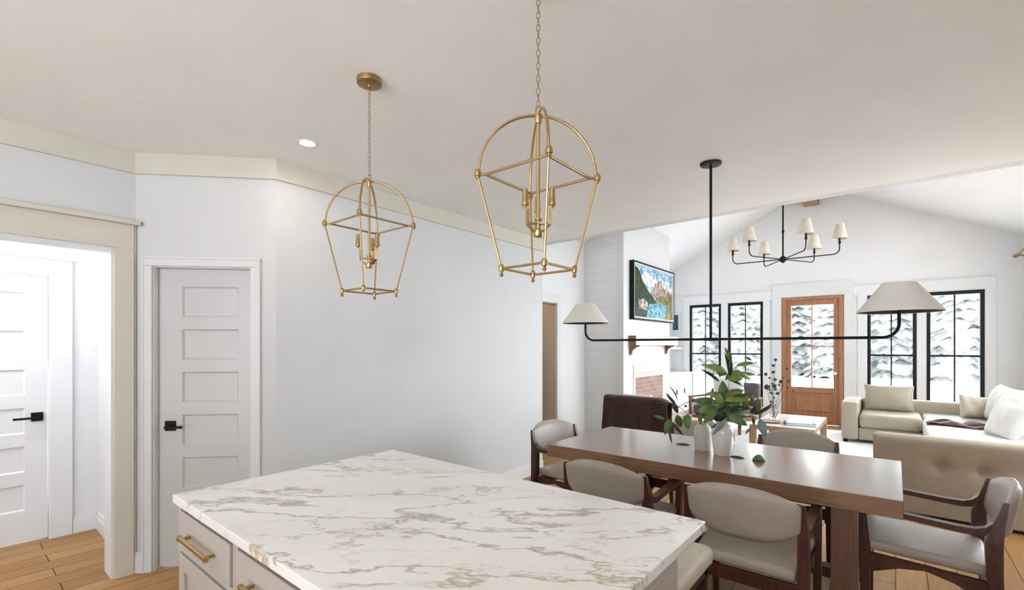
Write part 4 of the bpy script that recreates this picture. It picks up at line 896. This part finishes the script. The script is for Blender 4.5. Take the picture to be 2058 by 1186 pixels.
# coffee table
r = thing('coffee_table', 'square wooden coffee table with a pale top', 'coffee table', (-1.17, 7.68, .012))
bm = BM(); box(bm, -.38, .38, -.68, .68, .345, .40, .003); obj('frame', bm, coffee_m, r)
bm = BM(); box(bm, -.375, .375, -.675, .675, .4005, .41, .003); obj('tabletop', bm, mat('pale_stone_top', (.70, .68, .65), .2), r)
for sx in (-1, 1):
    for sy in (-1, 1):
        bm = BM(); box(bm, sx*.34-.04, sx*.34+.04, sy*.64-.04, sy*.64+.04, 0, .345, .003); obj('leg', bm, coffee_m, r)
r = thing('hardcover_book', 'large grey hardcover book lying on the coffee table', 'book', (-1.0, 7.33, .4225), .25)
bm = BM(); box(bm, -.17, .17, -.13, .13, .004, .030); obj('pages', bm, paper_m, r)
bm = BM(); box(bm, -.175, .175, -.135, .135, 0, .004, .001); box(bm, -.175, .175, -.135, .135, .030, .034, .001); box(bm, -.178, -.172, -.135, .135, 0, .034, .001); obj('cover', bm, bookspine_m, r)
bm = BM(); box(bm, -.15, .15, -.11, .11, .0342, .0346); obj('jacket_print', bm, paper_m, r)
r = thing('glass_bottle_vase', 'clear glass vase on the coffee table holding eucalyptus', 'vase', (-1.36, 7.62, .4225))
gl = mat('clear_glass', (.95, .97, .97), .03, trans=1.0)
bm = BM(); lathe(bm, [(.045, 0), (.052, .01), (.052, .10), (.035, .15), (.028, .20), (.032, .22), (.028, .22), (.025, .20), (.031, .15), (.047, .10), (.047, .015), (0, .012)], n=28, capt=False); obj('body', bm, gl, r, True)
bm = BM(); lathe(bm, [(0, .013), (.046, .016), (.046, .06), (0, .06)], n=24); obj('water', bm, gl, r, True)
bm = BM(); lathe(bm, [(0, 0), (.10, 0), (.14, .018), (.137, .02), (.10, .006), (0, .005)], n=36); o = obj('serving_dish', bm, coffee_m, None, True); o.location = (-1.35, 7.33, .4225); tag(o, 'shallow round dish on the coffee table in front of the glass vase', 'dish')
r = thing('eucalyptus_stems', 'dark eucalyptus stems rising from the glass vase on the coffee table', 'branches', (-1.36, 7.62, .60)); off = Matrix.Translation((1.36, -7.62, -.60))
dx = Vector((-1.36, 7.62, .50))-Vector((-1.329, 7.4485, .493)); ev = [(Vector(e[:3])+dx, e[3]) for e in EUC]
bm = BM(); bb = Vector((-1.36, 7.62, .47))
for i, (p, s) in enumerate(ev):
    if i % 3 == 0:
        mid = (bb+p)/2+Vector((-.02, 0, .03)); tube(bm, [(1-t)**2*bb+2*t*(1-t)*mid+t*t*p for t in [q/8 for q in range(9)]], .003, 5)
obj('stem', bm, stem_m, r, 'all', M=off)
bm = BM(); rr = random.Random(9)
for p, s in ev:
    for k in range(2):
        a = rr.uniform(0, 6.28); d = Vector((math.cos(a)*.6, math.sin(a)*.5, rr.uniform(-.3, 1))).normalized(); leaf(bm, p-d*s*.5, p+d*s*.6, s*.85, rr, 5)
o = obj('foliage', bm, leaf_d, r, 'all', M=off); o.modifiers.new('thick', 'SOLIDIFY').thickness = .001
# armchairs
def armchair(name, loc, rz, label, m, wd, legm, w=.78, backz=.80):
    r = thing(name, label, 'armchair', loc, rz); 
    bm = BM(); soft(bm, -w/2+.07, w/2-.07, -.30, .34, .25, .43, .05); obj('seat_cushion', bm, m, r, 'all')
    bm = BM(); soft(bm, -w/2+.06, w/2-.06, -.42, -.28, .28, backz-.02, .05); obj('backrest', bm, m, r, 'all', M=Matrix.Translation((0, -.06, 0)) @ Matrix.Rotation(.06, 4, 'X'))
    bm = BM(); box(bm, -w/2+.05, w/2-.05, -.32, .34, .19, .25, .01); obj('seat_frame', bm, wd, r)
    for s in (-1, 1):
        bm = BM(); box(bm, s*w/2-.035 if s > 0 else -w/2-.005, s*w/2+.005 if s > 0 else -w/2+.035, -.42, .36, .54, .58, .01); obj('armrest', bm, wd, r)
        for y in (-.38, .32):
            bm = BM(); box(bm, s*(w/2-.015)-.02, s*(w/2-.015)+.02, y-.02, y+.02, 0, .54, .004); obj('leg', bm, wd, r)
    return r
armchair('armchair', (-2.48, 5.95, 0), 0, 'armchair behind the dining table covered by a dark brown throw', grey_fab, mantel_m, None)
def f2(u, v):
    # v: 0 bottom of the rear drape, up over the top and down the front a little
    w = .80; x = -2.48+(-.5+u)*w*(1+.14*(1-v)); fold = .024*math.sin(17*u+.6)+.016*math.sin(8*u+1)
    top = .835-.05*(max(0, u-.85)/.15)**1.5
    if v < .72: t = v/.72; z = .22+(top-.22)*t; y = 5.95-.575-.03*(1-t)+fold*(1-.6*t)
    else: t = (v-.72)/.28; a = min(1, t*2)*PI; y = 5.95-.485-.09*math.cos(a)+fold*.3; z = top+.02*math.sin(a)-(max(0, t-.5)*.5)
    return (x, y, z)
cloth('throw_blanket', throw_m, f2, 60, 24, 'dark brown throw draped over the back of the armchair behind the table', 'blanket', .008)
cushion('throw_pillow', .42, .40, .14, white_fab, (-2.66, 5.86, .66), (-.1, 0, .1), 'white pillow peeking above the brown throw on the armchair', folds=.006)
armchair('armchair', (-2.36, 8.80, .013), PI-.25, 'dark armchair with wooden frame by the left windows holding a white pillow', grey_fab, mantel_m, None, .94, .86)
cushion('throw_pillow', .62, .50, .18, white_fab, (-2.32, 8.97, .71), (.22, 0, -.25), 'white pillow on the armchair by the left windows', folds=.006, seed=4)
